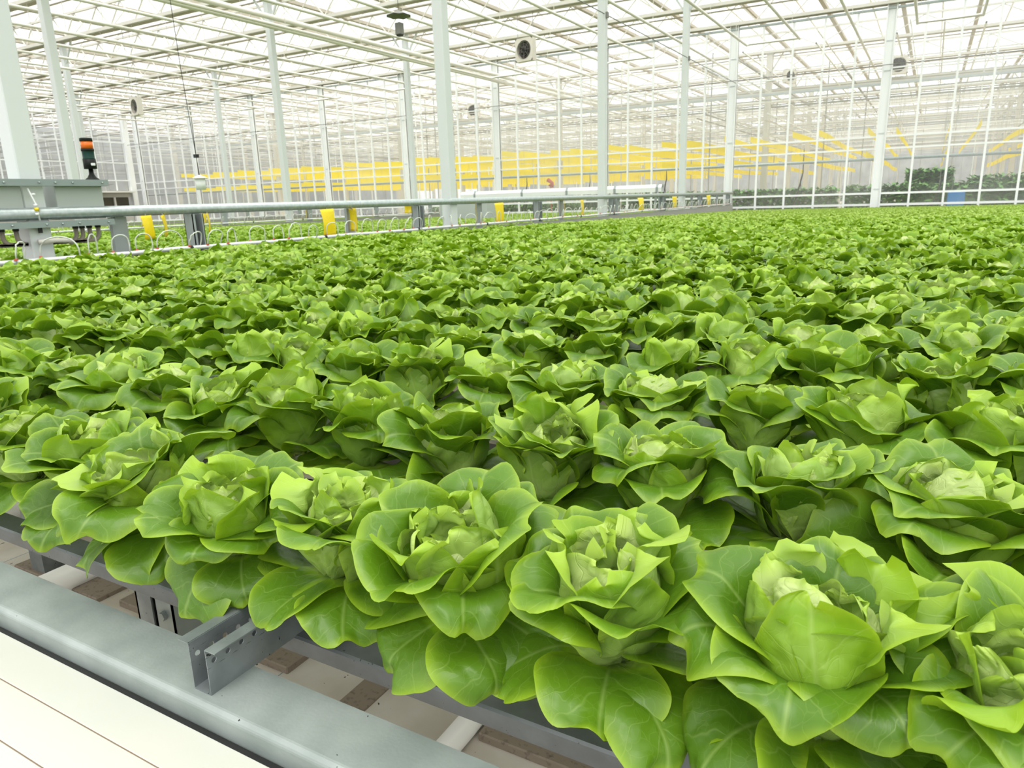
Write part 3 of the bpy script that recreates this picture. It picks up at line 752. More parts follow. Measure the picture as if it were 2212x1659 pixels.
MB().tube([(0, 0, 0.12), (0, 0, 0.07), (0, 0, 0.055)], 0, 16, radii=[0.012, 0.13, 0.13]).build('lid', 'warm_white', s)
MB().tube([(0, 0, 0.055), (0, 0, -0.14)], 0.085, 16, radii=[0.09, 0.083]).build('body', 'plastic_white', s)
MB().tube([(0, 0, 0.12), (-0.02, 0, 0.4), (-0.12, 0, 1.9), (-0.3, 0, 7.4)], 0.006, 5, False).build('cord', 'black', s)
b = MB(); b.box(-0.06, 0.02, -0.03, 0.03, 0.42, 0.48); b.build('cord_clip', 'black', s)

# ------------------------------------------------------------------ rail with posts, drip line, cards along the bed's left side
RX = -8.95
t = MB().tube([(RX, 1.0, Zh(0.02)), (RX, WALL_Y - 0.15, Zh(0.02))], 0.068, 14)
tag(t.build('hand_rail', 'galv_tube'), 'long round galvanized rail at eye level beside the lettuce bed', 'rail')
def flat_post(x, y, label):
    r = empty('flat_post', (x, y, 0))
    MB().bbox(-0.03, 0.03, -0.105, 0.105, 0.0, Zh(-0.05), 0.004).build('plate', 'galv_post', r)
    MB().box(-0.05, 0.05, -0.06, 0.06, Zh(-0.07), Zh(-0.045)).build('saddle', 'galv_post', r)
    return tag(r, label, 'post', 'flat grey posts under the near rail')
def channel_post(x, y, label):
    r = empty('channel_post', (x, y, 0))
    b = MB(); w = 0.09
    b.box(-w, w, -w, -w + 0.012, 0, Zh(-0.05)); b.box(-w, -w + 0.012, -w, w, 0, Zh(-0.05)); b.box(-w, w, w - 0.012, w, 0, Zh(-0.05))
    b.box(w - 0.012, w, -w, -w + 0.045, 0, Zh(-0.05)); b.box(w - 0.012, w, w - 0.025, w, 0, Zh(-0.05))
    b.build('channel', 'galv_post', r)
    MB().box(-w + 0.013, -w + 0.02, -w + 0.013, w - 0.013, 0, Zh(-0.06)).build('inside_shade', 'black', r)  # black sheet stands in for the shade inside the open channel
    return tag(r, label, 'post', 'open channel posts under the near rail')
for k in range(8): flat_post(RX - 0.1, 5.70 + 4.35 * k, 'flat grey post under the near rail, %s from the left' % nth(k + 1))
for k in range(7): channel_post(RX, 6.75 + 5.2 * k, 'open channel post with dark inside under the near rail, %s from the left' % nth(k + 1))
PX = -8.80; PH = -0.50
def drip_line(x, y0, y1, label, side):
    r = empty('drip_line', (x, 0, 0))
    b = MB(); pts = []; y = y0
    while y < y1: pts.append((0, y, Zh(PH) + 0.004 * math.sin(y * 2.1) + 0.003 * math.sin(y * 5.3))); y += 0.6
    b.tube(pts, 0.030, 10); b.build('supply_tube', 'silver_pipe', r)
    cm = MB().tube([(0, 0, 0), (0, 0.05, 0)], 0.036, 8).mesh('coupling', 'black')
    for q in np.arange(y0 + 0.7, y1, 2.6):
        c = bpy.data.objects.new('coupling', cm); COL.objects.link(c); c.location = (0, q, Zh(PH)); c.parent = r
    return tag(r, label, 'pipe', 'white drip supply lines')
drip_line(PX, 3.2, 38.5, 'white drip supply pipe along the near bed, carrying looped tubes', 1)
MB_side = MB(); MB_side.box(PX - 0.05, PX - 0.02, 3.2, 38.5, Zh(-0.98), Zh(-0.56))
tag(MB_side.build('bed_side_panel', 'side_grey'), 'grey side panel below the looped tubes of the near bed', 'panel')
# looped micro tubes
rng = np.random.default_rng(5)
def loop_mesh(i):
    r_ = np.random.default_rng(900 + i); b = MB(); w = [0.10, 0.16, 0.07, 0.20, 0.12, 0.05][i]; hgt = [0.21, 0.24, 0.20, 0.23, 0.22, 0.24][i]
    pts = []
    for k in range(15):
        a = math.pi * k / 14
        bul = 1.0 + 0.35 * math.sin(a) if i % 2 == 0 else 1.0
        pts.append(((r_.uniform(.02, .06)) * math.sin(a), -w * math.cos(a) * bul, hgt * math.sin(a) ** 0.62 + (-0.02 if k in (0, 14) else 0)))
    b.tube(pts, 0.0085, 6); c = MB(); c.box(-0.014, 0.014, -w - 0.016, -w + 0.016, 0.0, 0.018)
    return b.mesh('drip_tube', 'drip_tube'), c.mesh('clip', 'red_clip')
LM = [loop_mesh(i) for i in range(6)]
def place_loops(x, ys, phrase, group):
    for i, y in enumerate(ys):
        a, c = LM[int(rng.integers(0, 6))]
        o = bpy.data.objects.new('drip_loop', a); COL.objects.link(o); o.location = (x, y, Zh(PH) + 0.02); o.rotation_euler = (0, rng.normal(0, 0.12), rng.normal(0, 0.35))
        tag(o, phrase % nth(i + 1), 'drip tube', group)
        cl = bpy.data.objects.new('clip', c); COL.objects.link(cl); cl.parent = o
ys = []
y = 3.9
while y < 37.8: ys.append(y); y += 0.31 + 0.16 * rng.random() if y < 12 else 0.34 + 0.1 * rng.random()
place_loops(PX, ys, 'thin white looped drip tube on the near supply pipe, %s from the left', 'looped drip tubes on the near supply pipe')
# further beds on the left: their supply pipes, side panels, rails and posts
for (bx, q) in ((-22.7, 'second'), (-36.6, 'third')):
    drip_line(bx, 6, 38.5, 'thin white supply pipe along the %s lettuce bed' % q, 1)
    b = MB(); b.box(bx - 0.05, bx - 0.02, 6, 38.5, Zh(-0.98), Zh(-0.56)); tag(b.build('bed_side_panel', 'side_grey'), 'grey side panel along the %s lettuce bed' % q, 'panel')
    t = MB().tube([(bx - 0.15, 4, Zh(0.0)), (bx - 0.15, WALL_Y - 0.15, Zh(0.0))], 0.06, 8)
    tag(t.build('hand_rail', 'galv_tube'), 'round rail over the %s bed, mostly hidden by the near rail' % q, 'rail')
    for k in range(6):
        y = 14.2 + 4.35 * k
        r = empty('flat_post', (bx - 0.15, y, 0)); MB().box(-0.03, 0.03, -0.13, 0.13, 0, Zh(-0.05)).build('plate', 'galv_post', r)
        tag(r, 'slim grey post along the %s bed, %s from the left' % (q, nth(k + 1)), 'post', 'grey posts along the %s bed' % q)
place_loops(-22.7, list(np.arange(12, 38, 0.45)), 'small white looped tube on the pipe of the second bed, %s from the left', 'looped drip tubes on the second bed')
b = MB()
for bx in (-9.25,):
    b.tube([(bx, 3, Zh(-0.53)), (bx, 38.5, Zh(-0.53))], 0.02, 6)
tag(b.build('return_pipe', 'plastic_white'), 'thin pale pipe behind the near drip supply pipe', 'pipe')

# yellow sticky cards on the rail
def card(x, y, w, hgt, bend, rz, label, grp='yellow sticky cards under the near rail', tilt=0.0, top=-0.045):
    n = 9; v = []
    for i in range(n):
        s_ = i / (n - 1)
        for j in range(5):
            t_ = j / 4 - 0.5
            v.append((bend * math.sin(s_ * math.pi * 0.9) * (1 - 0.5 * t_) + 0.5 * bend * math.cos(t_ * 3), t_ * w * (1 - 0.08 * math.sin(math.pi * s_)), -hgt * s_))
    for p in list(v): v.append((p[0] + 0.003, p[1], p[2]))
    m0 = n * 5; fs = []
    for i in range(n - 1):
        for j in range(4):
            k = i * 5 + j; fs += [(k, k + 1, k + 6, k + 5), (m0 + k, m0 + k + 5, m0 + k + 6, m0 + k + 1)]
    for j in range(4):
        fs += [(j, m0 + j, m0 + j + 1, j + 1), ((n - 1) * 5 + j, (n - 1) * 5 + j + 1, m0 + (n - 1) * 5 + j + 1, m0 + (n - 1) * 5 + j)]
    r = empty('sticky_card', (x, y, Zh(top))); r.rotation_euler = (tilt, 0, rz)
    MB().add(v, fs, True).build('sheet', 'sticky_yellow', r)
    b = MB(); b.tube([(0, 0, 0.02), (0.01, 0, -0.02), (0.012, 0, -0.035)], 0.006, 5); b.build('binder_wire', 'sensor_grey', r)
    return tag(r, label, 'sticky card', grp)
EXW = RX + 0.07
for y, w, hh, bd, rz, lb, tl in (
        (9.30, 0.33, 0.45, 0.03, 0.02, 'largest yellow sticky card, hanging from the rail at the left', 0.03),
        (9.93, 0.30, 0.40, 0.015, 1.15, 'narrow edge-on yellow sticky card beside the largest one', 0.0),
        (5.98, 0.17, 0.30, 0.02, 0.1, 'yellow sticky card just right of the grey control cabinet', 0.05),
        (6.22, 0.20, 0.28, 0.02, 0.7, 'twisted yellow sticky card left of the first dark channel post', 0.1),
        (6.92, 0.10, 0.26, 0.015, 0.6, 'small curled yellow sticky card against the first dark channel post', 0.0),
        (15.03, 0.42, 0.45, 0.02, 0.0, 'square yellow sticky card right of the thick middle column', 0.02),
        (14.0, 0.16, 0.44, 0.015, 0.6, 'slim yellow sticky card beside the thick middle column', 0.0),
        (18.60, 0.22, 0.42, 0.015, 0.4, 'slim yellow sticky card left of the pair under the white boom', 0.0),
        (19.80, 0.40, 0.44, 0.03, 0.2, 'curved yellow sticky card under the middle of the white boom', 0.0),
        (24.80, 0.60, 0.46, 0.05, 0.0, 'wide yellow sticky card between the two right-hand interior columns', 0.0),
        (28.75, 0.62, 0.42, 0.02, 0.0, 'yellow sticky card just left of the last interior column', 0.0),
        (33.90, 0.68, 0.42, 0.02, 0.0, 'yellow sticky card nearest the back glass wall', 0.0)):
    card(EXW, y, w, hh, bd, rz, lb, tilt=tl)
for i, (y, w) in enumerate(((15.3, 0.3), (17.6, 0.3), (22.6, 0.5), (29.6, 0.7))):
    card(-22.8, y, w, 0.42, 0.04, 0.4 * i, 'small yellow sticky card hanging along the second bed, %s from the left' % nth(i + 1), 'yellow sticky cards along the second bed')

# ------------------------------------------------------------------ control cabinet with signal tower on the leftmost column
cb = empty('control_cabinet', (-8.95, 0, 0)); tag(cb, 'long grey control cabinet on two rails across the leftmost column', 'cabinet')
b = MB(); b.bbox(-0.40, 0.0, 4.93, 5.50, Zh(-0.06), Zh(0.35), 0.006); b.build('box_right', 'cabinet_grey', cb)
b = MB(); b.bbox(-0.40, 0.0, 3.55, 4.56, Zh(-0.06), Zh(0.35), 0.006); b.build('box_left', 'cabinet_grey', cb)
for h0, h1 in ((0.325, 0.40), (-0.14, -0.07)):
    r_ = MB(); r_.sheet([(0.05, Zh(h0)), (0.09, Zh(h0)), (0.09, Zh(h1)), (0.02, Zh(h1))][::-1], 0.004, 'y', 3.5, 5.54).box(0.0, 0.03, 3.5, 5.54, Zh(h0), Zh(h1))
    q = r_.build('mounting_rail', 'cabinet_rail', cb)
    s_ = MB()
    for y in (4.35, 4.72, 4.9, 5.1, 5.46): s_.tube([(0.09, y, Zh((h0 + h1) / 2)), (0.105, y, Zh((h0 + h1) / 2))], 0.011, 6)
    s_.build('bolt', 'galv_tube', q)
b = MB()
b.tube([(0.06, 4.60, Zh(0.30)), (0.06, 4.66, Zh(0.12)), (0.06, 4.67, Zh(-0.06))], 0.010, 6)
for z in (0.22, 0.10, 0.0): b.tube([(0.06, 4.65, Zh(z)), (0.06, 4.65, Zh(z) + 0.025)], 0.022, 8)
b.build('cable_gland', 'plastic_white', cb)
MB().tube([(0.06, 4.655, Zh(0.05)), (0.06, 4.655, Zh(0.085))], 0.024, 8).build('cable_marker', 'sticky_yellow', cb)
def conduit(y, run, label=None):
    b = MB(); d = 1 if run > y else -1
    z0 = Zh(-0.14); pts = [(-0.12, y, z0), (-0.12, y, z0 - 0.09)]
    for k in range(1, 7):
        a = math.pi / 2 * k / 6; pts.append((-0.12, y + d * 0.09 * (1 - math.cos(a)), z0 - 0.09 - 0.09 * math.sin(a)))
    pts.append((-0.12, run, z0 - 0.18)); b.tube(pts, 0.026, 8)
    o = b.build('conduit', 'conduit', cb)
    MB().tube([(-0.12, y, z0 + 0.01), (-0.12, y, z0 - 0.03)], 0.034, 8).build('gland', 'black', o)
for y, run in ((4.20, 4.75), (4.33, 4.75), (4.48, 4.80), (5.16, 4.80), (5.24, 4.85), (5.33, 4.85), (5.44, 4.85), (3.9, 4.6)): conduit(y, run)
MB().tube([(0.04, 4.62, Zh(-0.30)), (0.05, 4.80, Zh(-0.29)), (0.05, 4.98, Zh(-0.30)), (-0.05, 5.04, Zh(-0.33))], 0.03, 8).build('conduit', 'cream_paint', cb)
b = MB(); b.box(0.0, 0.02, 4.66, 4.70, Zh(-0.2), Zh(-0.14)); b.build('lock', 'black', cb)
st = empty('signal_tower', (-8.98, 5.42, Zh(0.40))); tag(st, 'black signal tower with orange and green segments on the grey cabinet', 'signal light')
MB().tube([(0, 0, 0), (0, 0, 0.008), (0, 0, 0.03), (0, 0, 0.07), (0, 0, 0.13)], 0, 18, radii=[0.08, 0.078, 0.05, 0.028, 0.026]).build('foot', 'signal_black', st)
MB().tube([(0, 0, 0.13), (0, 0, 0.245)], 0.072, 20).build('base', 'signal_black', st)
MB().tube([(0, 0, 0.245), (0, 0, 0.255), (0, 0, 0.335), (0, 0, 0.345)], 0, 20, radii=[0.072, 0.066, 0.066, 0.070]).build('green_segment', 'signal_green', st)
MB().tube([(0, 0, 0.335), (0, 0, 0.365)], 0.072, 20).build('ring', 'signal_black', st)
MB().tube([(0, 0, 0.365), (0, 0, 0.45)], 0.066, 20).build('orange_segment', 'signal_orange', st)
MB().tube([(0, 0, 0.45), (0, 0, 0.485), (0, 0, 0.49)], 0, 20, radii=[0.071, 0.071, 0.060]).build('cap', 'signal_black', st)
b = MB(); b.bbox(0.062, 0.078, -0.028, 0.024, 0.165, 0.195, 0.004); b.build('name_plate', 'plastic_white', st)

# ------------------------------------------------------------------ white boom, machine box
bo = empty('watering_boom', (0, 30.4, 0)); tag(bo, 'long white covered boom lying level behind the rail, between two columns', 'boom')
b = MB(); b.sheet([(-0.16, Zh(0.16)), (-0.17, Zh(0.34)), (-0.08, Zh(0.47)), (0.08, Zh(0.47)), (0.17, Zh(0.34)), (0.16, Zh(0.16)), (-0.16, Zh(0.16))], 0.004, 'x', -20.0, -9.9)
b.build('cover', 'plastic_white', bo)
for x in (-19.2, -16.6, -14.3, -12.0, -10.1):
    b = MB(); b.sheet([(-0.18, Zh(0.14)), (-0.185, Zh(0.35)), (-0.09, Zh(0.49)), (0.09, Zh(0.49)), (0.185, Zh(0.35)), (0.18, Zh(0.14))], 0.01, 'x', x - 0.05, x + 0.05); b.build('strap', 'galv_post', bo)
b = MB()
for k in range(34): b.tube([(-19.8 + 0.3 * k, 0, Zh(0.16)), (-19.8 + 0.3 * k, 0, Zh(0.06))], 0.02, 5)
b.build('nozzle', 'sensor_grey', bo)
for x in (-19.6, -10.2): MB().box(x - 0.04, x + 0.04, -0.04, 0.04, 0, Zh(0.15)).build('stand', 'galv_post', bo)
mb = empty('machine_box', (-17.6, 27.5, 0)); tag(mb, 'pale grey machine box under the left end of the boom', 'machine')
MB().bbox(-1.5, 1.0, -0.4, 0.4, 0.0, Zh(0.10), 0.02).build('housing', 'cabinet_grey', mb)
MB().bbox(-1.35, -0.5, -0.3, 0.3, Zh(0.10), Zh(0.16), 0.01).build('lid', 'blue_plastic', mb)
MB().bbox(-0.1, 0.6, -0.3, 0.3, Zh(0.10), Zh(0.14), 0.01).build('lid', 'blue_plastic', mb)
b = MB(); b.box(-1.52, -1.5, -0.3, 0.3, Zh(-0.05), Zh(0.0)); b.build('stripe', 'red_paint', mb)

# ------------------------------------------------------------------ compartment behind the glass
for k in range(1, 8):
    truss(WALL_Y - 0.15 + 8.6 * k, -83, 13, screen=True, step=1.74)
for ix in range(0, 6):
    for k in range(1, 7):
        inner_column(4.8 - 13.9 * ix, 39 + 8.6 * k, m_='cream_paint', w=0.17)
b = MB()
for k in range(0, 22):
    x = 4.8 - 3.45 * k
    b.tube([(x, 40, Zh(6.9)), (x, 105, Zh(6.9))], 0.045, 5, False, False)
    b.tube([(x + 0.9, 40, Zh(5.2)), (x + 0.9, 105, Zh(5.2))], 0.03, 4, False, False)
tag(b.build('pipe_grid', 'warm_white'), kind='structure')
b = MB()
for k in range(0, 14):
    y = 41.5 + 4.3 * k
    b.box(-60, 14, y, y + 0.06, Zh(5.0), Zh(5.06)); b.box(-60, 14, y + 1, y + 1.05, Zh(6.2), Zh(6.24)); b.box(-60, 14, y + 2, y + 2.04, Zh(3.9), Zh(3.94))
tag(b.build('crop_wire_frame', 'truss_metal'), kind='structure')
for nm_, mm_, seed_ in (('service_frame', 'truss_metal', 21), ('service_frame', 'white_paint', 22), ('service_frame', 'side_grey', 23)):
    r3 = np.random.default_rng(seed_); b = MB()
    for k in range(26):
        y = r3.uniform(43, 100); h = r3.uniform(3.4, 7.4); w = r3.uniform(0.02, 0.045); b.box(-60, 13, y, y + w * 2, Zh(h), Zh(h) + w * 2)
    for k in range(26):
        x = r3.uniform(-82, 12); h = r3.uniform(3.6, 7.6); w = r3.uniform(0.02, 0.04); b.box(x, x + w * 2, 41 if x > -60 else 4, 100, Zh(h), Zh(h) + w * 2)
    for k in range(60):
        x = r3.uniform(-82, 12); y = r3.uniform(42, 90) if x > -60 else r3.uniform(10, 90); b.box(x, x + 0.06, y, y + 0.06, 0, Zh(7.9))
    for k in range(26):
        y = r3.uniform(6, 39); h = r3.uniform(2.0, 7.6); b.box(-83, -60.5, y, y + 0.07, Zh(h), Zh(h) + 0.07)
    tag(b.build(nm_, mm_), kind='structure')
# crop strings
rg = np.random.default_rng(3); b = MB(); r_s = np.random.default_rng(4).random
for k in range(0, 24):
    x = 6.5 - 2.9 * k
    for j in range(44):
        y = 41.5 + 0.8 * j + rg.uniform(-.2, .2); xx = x + rg.uniform(-.5, .5)
        b.tube([(xx, y, Zh(-0.2 if r_s() < 0.3 else 3.1)), (xx + rg.uniform(-.1, .1), y, Zh(rg.uniform(4.6, 5.1)))], 0.007, 3, False, False)
tag(b.build('crop_strings', 'string_grey'), 'grey crop strings hanging in great number behind the back glass', 'string', kind='stuff')
# yellow ribbons
def ribbon(x, y0, y1, h, w, label, grp):
    n = 10; v = []
    for i in range(n + 1):
        s_ = i / n; y = y0 + (y1 - y0) * s_; sag = 0.06 * math.sin(s_ * 9 + x)
        v += [(x + 0.03 * math.sin(i * 1.3), y, Zh(h) + sag), (x + 0.03 * math.sin(i * 1.3 + 0.6), y, Zh(h - w) + sag)]
    v += [(p[0] + 0.004, p[1], p[2]) for p in v]; m0 = 2 * (n + 1)
    fs = []
    for i in range(n): fs += [(2 * i, 2 * i + 1, 2 * i + 3, 2 * i + 2), (m0 + 2 * i, m0 + 2 * i + 2, m0 + 2 * i + 3, m0 + 2 * i + 1)]
    fs += [(0, m0, m0 + 1, 1), (2 * n, 2 * n + 1, m0 + 2 * n + 1, m0 + 2 * n)]
    tag(MB().add(v, fs).build('yellow_ribbon', 'ribbon_yellow'), label, 'sticky ribbon', grp)
i = 0
xs_up = []
for k in range(-3, 16):
    xs_up += [-3.0 - 3.42 * k, -1.8 - 3.47 * k]
xs_up = sorted([x for x in xs_up if -57 < x < 12], reverse=True)
def clear(x):
    for cx in (4.8, -9.1, -23.0, -36.9, -50.8):
        if abs(x - cx) < 0.42: return cx + 0.45
    return x
for i, x in enumerate(xs_up):
    ribbon(clear(x), 40.3 + (0.0 if i % 2 else 0.7), 76, 2.94, 0.30, 'yellow insect ribbon of the upper tier behind the glass, %s from the right' % nth(i + 1), 'upper yellow ribbons behind the glass')
xs_lo = [-3.0 - 3.42 * k for k in range(-3, 16)]
for i, x in enumerate([x for x in xs_lo if -57 < x]):
    ribbon(clear(x), 40.4, 76, 1.82, 0.30, 'yellow insect ribbon of the lower tier behind the glass, %s from the right' % nth(i + 1), 'lower yellow ribbons behind the glass')
# low crop rows
rg = np.random.default_rng(11)
def crop_row(x0, x1, y, h0, h1, n, label, cat='crop row', grp='green crop rows behind the glass', sz=0.17):
    b = MB()
    for _ in range(n):
        c = np.array([rg.uniform(x0, x1), y + rg.normal(0, 0.22), rg.uniform(Zh(h0), Zh(h1) + 0.12 * math.sin(3 * x0) + rg.normal(0, 0.05))])
        a = rg.uniform(0, 6.28); e_ = rg.uniform(-0.7, 0.7); l = sz * rg.uniform(0.6, 1.5)
        d = np.array([math.cos(a) * math.cos(e_), math.sin(a) * math.cos(e_), math.sin(e_)]) * l
        w_ = np.array([-math.sin(a), math.cos(a), rg.uniform(-.4, .4)]) * l * 0.42
        b.add([c - d, c - w_, c + d, c + w_], [(0, 1, 2, 3)])
    for q in np.arange(x0 + 0.2, x1, 0.5): b.tube([(q, y, 0.25), (q, y, Zh(h1) - 0.1)], 0.012, 4, False, False)
    b.box(x0, x1, y - 0.1, y + 0.1, 0.0, 0.28)
    return tag(b.build('crop_row', 'crop_green'), label, cat, grp)
crop_row(-4.2, 11, 44.5, -1.0, 0.18, 9000, 'green crop row behind the glass at the right, nearest the wall')
crop_row(-20, -4.6, 45.6, -1.0, 0.10, 8000, 'green crop row behind the glass left of the rightmost wall column')
crop_row(-36, -20.4, 50.0, -1.0, -0.25, 6500, 'low green crop row behind the glass, beyond the rail')
crop_row(1.6, 11, 46.1, -0.8, 0.62, 4500, 'taller green crop row at the right edge, behind the nearest row')
crop_row(-1.3, 0.9, 46.3, -0.8, 0.85, 2600, 'dark bushy plant standing taller than the crop around it', 'plant', 'green crop rows behind the glass')
for i, x in enumerate((-5.9, 0.35, -17.6, -21.8, -13.0)):
    b = MB(); y = 40.2
    b.tube([(x - 0.5, y, 0.0), (x - 0.1, y, Zh(-0.2)), (x + 0.12, y, Zh(0.9)), (x + 0.10, y, Zh(2.1 if i < 2 else 1.4))], 0, 5, radii=[0.05, 0.045, 0.03, 0.012])
    b.tube([(x - 0.2, y, 0.0), (x + 0.1, y, Zh(-0.1)), (x + 0.02, y, Zh(0.6))], 0.02, 5)
    tag(b.build('hose', 'black'), 'dark hose rising just behind the back glass, %s' % ('left of the rightmost wall column', 'tallest, near the right edge', 'right of the doubled column', 'left of the doubled column', 'above the middle of the boom')[i], 'hose')
for i, (x, c_, lb) in enumerate(((1.0, 'blue_plastic', 'blue tub low behind the glass near the right edge'),)):
    b = MB(); b.bbox(x - 0.35, x + 0.35, 40.4, 40.9, 0.0, Zh(-0.25), 0.03); tag(b.build('tub', c_), lb, 'tub')
b = MB(); b.tube([(-20.2, 40.5, Zh(0.75)), (-20.1, 40.5, Zh(0.95)), (-20.4, 40.5, Zh(1.15))], 0, 8, radii=[0.18, 0.10, 0.13]); b.tube([(-20.2, 40.5, 0), (-20.2, 40.5, Zh(0.75))], 0.03, 6)
tag(b.build('red_valve', 'red_paint'), 'small red valve on a stand behind the glass above the boom', 'valve')

# ------------------------------------------------------------------ foreground metalwork and boards
BX0, BX1 = -6.5, 3.2
def arc(cx, cz, r, a0, a1, n=5): return [(cx + r * math.cos(math.radians(a0 + (a1 - a0) * k / n)), cz + r * math.sin(math.radians(a0 + (a1 - a0) * k / n))) for k in range(n + 1)]
zt = Zh(-0.82)
prof = [(0.757, zt - 0.045), (0.757, zt)] + [(0.735, zt)] + arc(0.652, zt - 0.012, 0.012, 90, 180) + [(0.640, zt - 0.058)] + [(0.655, zt - 0.060)]
b = MB(); b.sheet(prof[::-1], 0.002, 'x', BX0, BX1)
bm_ = fix_normals(b.build('galvanized_beam', 'galv')); tag(bm_, 'wide flat galvanized steel beam along the front of the bed', 'beam')
b = MB(); b.box(BX0, BX1, 0.6250, 0.6385, zt - 0.16, zt - 0.046); tag(b.build('gap_shade_strip', 'black'), 'black strip standing for shade in the gap between galvanized beam and white boards', 'strip')  # added black strip stands in for the shade down the open gap
for i, (a, c) in enumerate(((0.5415, 0.6245), (0.4535, 0.5395), (0.366, 0.4515), (0.279, 0.364))):
    b = MB(); b.bbox(BX0, BX1, a, c, Zh(-0.885), Zh(-0.86), 0.0012)
    tag(b.build('white_board', 'board_white'), 'glossy cream white plank, %s counted from the galvanized beam' % nth(i + 1), 'plank', 'white planks at the lower left corner')
    b = MB(); b.box(BX0, BX1, a - 0.0030, a + 0.0008, Zh(-0.884), Zh(-0.8612)); tag(b.build('plank_joint', 'board_seam'), 'brown joint on the near side of the %s white plank' % nth(i + 1), 'joint', 'brown joints between the white planks')
prof = [(0.860, Zh(-0.856)), (0.860, Zh(-0.823)), (0.863, Zh(-0.82)), (0.916, Zh(-0.82)), (0.918, Zh(-0.823)), (0.918, Zh(-0.856)), (0.860, Zh(-0.856))]
b = MB(); b.sheet(prof[::-1], 0.002, 'x', BX0, BX1)
tag(fix_normals(b.build('square_tube', 'tube_shade_dark')), 'galvanized square tube, coloured dark as in shade, under the front row of lettuce', 'tube')
# hat channel with punched flanges
def hat_channel(x, y0, y1, label):
    r = empty('hat_channel', (x, y0, zt)); tag(r, label, 'channel')
    h_ = 0.09; L_ = y1 - y0; pitch = 0.0294; nh = 12
    b = MB()
    b.sheet([(-0.021, 0.0012), (0.021, 0.0012)][::-1], 0.0012, 'y', 0, L_)
    b.sheet([(-0.048, h_), (-0.023, h_)][::-1], 0.0012, 'y', 0, L_); b.sheet([(0.023, h_), (0.048, h_)][::-1], 0.0012, 'y', 0, L_)
    for s_ in (-1, 1):
        def W_(q, z): return (s_ * (0.0225 + 0.0005 * z / h_ - 0.001), q, z)
        b.add([W_(0, 0), W_(L_, 0), W_(L_, 0.052), W_(0, 0.052)], [(0, 1, 2, 3)])
        b.add([W_(0, 0.074), W_(L_, 0.074), W_(L_, h_), W_(0, h_)], [(0, 1, 2, 3)])
        b.add([W_(pitch * nh, 0.052), W_(L_, 0.052), W_(L_, 0.074), W_(pitch * nh, 0.074)], [(0, 1, 2, 3)])
        for k in range(nh):
            cy, cz, m_ = (k + 0.5) * pitch, 0.063, 16; ring = []; out = []
            for j in range(m_):
                a = 2 * math.pi * (j + 0.5) / m_; c_, s2 = math.cos(a), math.sin(a); q = 1 / max(abs(c_) / (pitch / 2), abs(s2) / 0.011)
                ring.append(W_(cy + 0.0052 * c_, cz + 0.0052 * s2)); out.append(W_(cy + q * c_, cz + q * s2))
            b.add(ring + out, [(j, (j + 1) % m_, m_ + (j + 1) % m_, m_ + j) for j in range(m_)])
    o = b.build('channel', 'galv_dark', r)
    sol = o.modifiers.new('thickness', 'SOLIDIFY'); sol.thickness = 0.0016; sol.offset = 0
    return r
hat_channel(-1.029, 0.664, 12.0, 'punched galvanized channel with an open end resting on the flat beam')
# legs under the square tube
def leg_(x, label):
    r = empty('support_leg', (x, 0.93, 0)); tag(r, label, 'leg', 'steel legs under the front tube')
    b = MB(); zt2 = Zh(-0.858)
    b.box(-0.07, -0.064, -0.05, 0.05, 0.02, zt2); b.box(-0.07, -0.01, -0.05, -0.046, 0.02, zt2); b.box(-0.07, -0.01, 0.046, 0.05, 0.02, zt2)
    b.build('channel', 'galv_dark', r)
    b = MB(); b.box(-0.005, 0.06, -0.045, -0.041, 0.02, zt2); b.box(0.056, 0.06, -0.045, 0.045, 0.02, zt2); b.box(-0.005, -0.001, -0.045, 0.045, 0.02, zt2)
    b.build('adjusting_post', 'galv', r)
    MB().tube([(0.03, -0.045, zt2 - 0.06), (0.03, -0.056, zt2 - 0.06)], 0.011, 6, False).build('bolt', 'galv', r)
    MB().box(-0.10, 0.09, -0.09, 0.09, 0.0, 0.02).build('base_plate', 'galv_dark', r)
leg_(-1.50, 'steel leg of two nested profiles left of the punched channel')
leg_(0.9, 'steel leg hidden below the front lettuces at the right')
r = empty('small_foot', (-3.17, 1.44, 0)); tag(r, 'short steel foot on a base slab at the far left under the tube', 'foot')
MB().box(-0.05, 0.05, -0.05, 0.05, 0.02, 0.62).build('stub', 'galv_dark', r); MB().bbox(-0.16, 0.45, -0.07, 0.07, 0, 0.025, 0.004).build('base_slab', 'brown_wood', r)
for i, (x, y0, y1, r_, lb) in enumerate(((-2.93, -1, 9, 0.055, 'round pale pipe lying on the ground cloth at the far left'), (-1.02, -1, 9, 0.035, 'slim pale pipe lying on the ground cloth below the channel'), (-3.9, -1, 9, 0.07, 'thick pale pipe on the ground at the left edge'))):
    b = MB().tube([(x, y0, r_ + 0.001), (x, y1, r_ + 0.001)], r_, 12); tag(b.build('floor_pipe', 'gutter_white'), lb, 'pipe')
b = MB(); b.bbox(-1.45, -1.352, -1, 8, 0, 0.012, 0.003); tag(b.build('floor_batten', 'brown_wood'), 'soiled brown batten lying on the ground cloth under the beam', 'batten')
b = MB(); b.bbox(-2.62, -1.7, 1.40, 1.52, 0, 0.03, 0.004); tag(b.build('base_rail', 'brown_wood'), 'dirty brown base rail on the ground behind the steel leg', 'rail')
b = MB(); b.bbox(-0.98, -0.2, 1.44, 1.52, 0, 0.03, 0.004); tag(b.build('base_rail', 'brown_wood'), 'short dirty base rail on the ground under the front lettuces', 'rail')

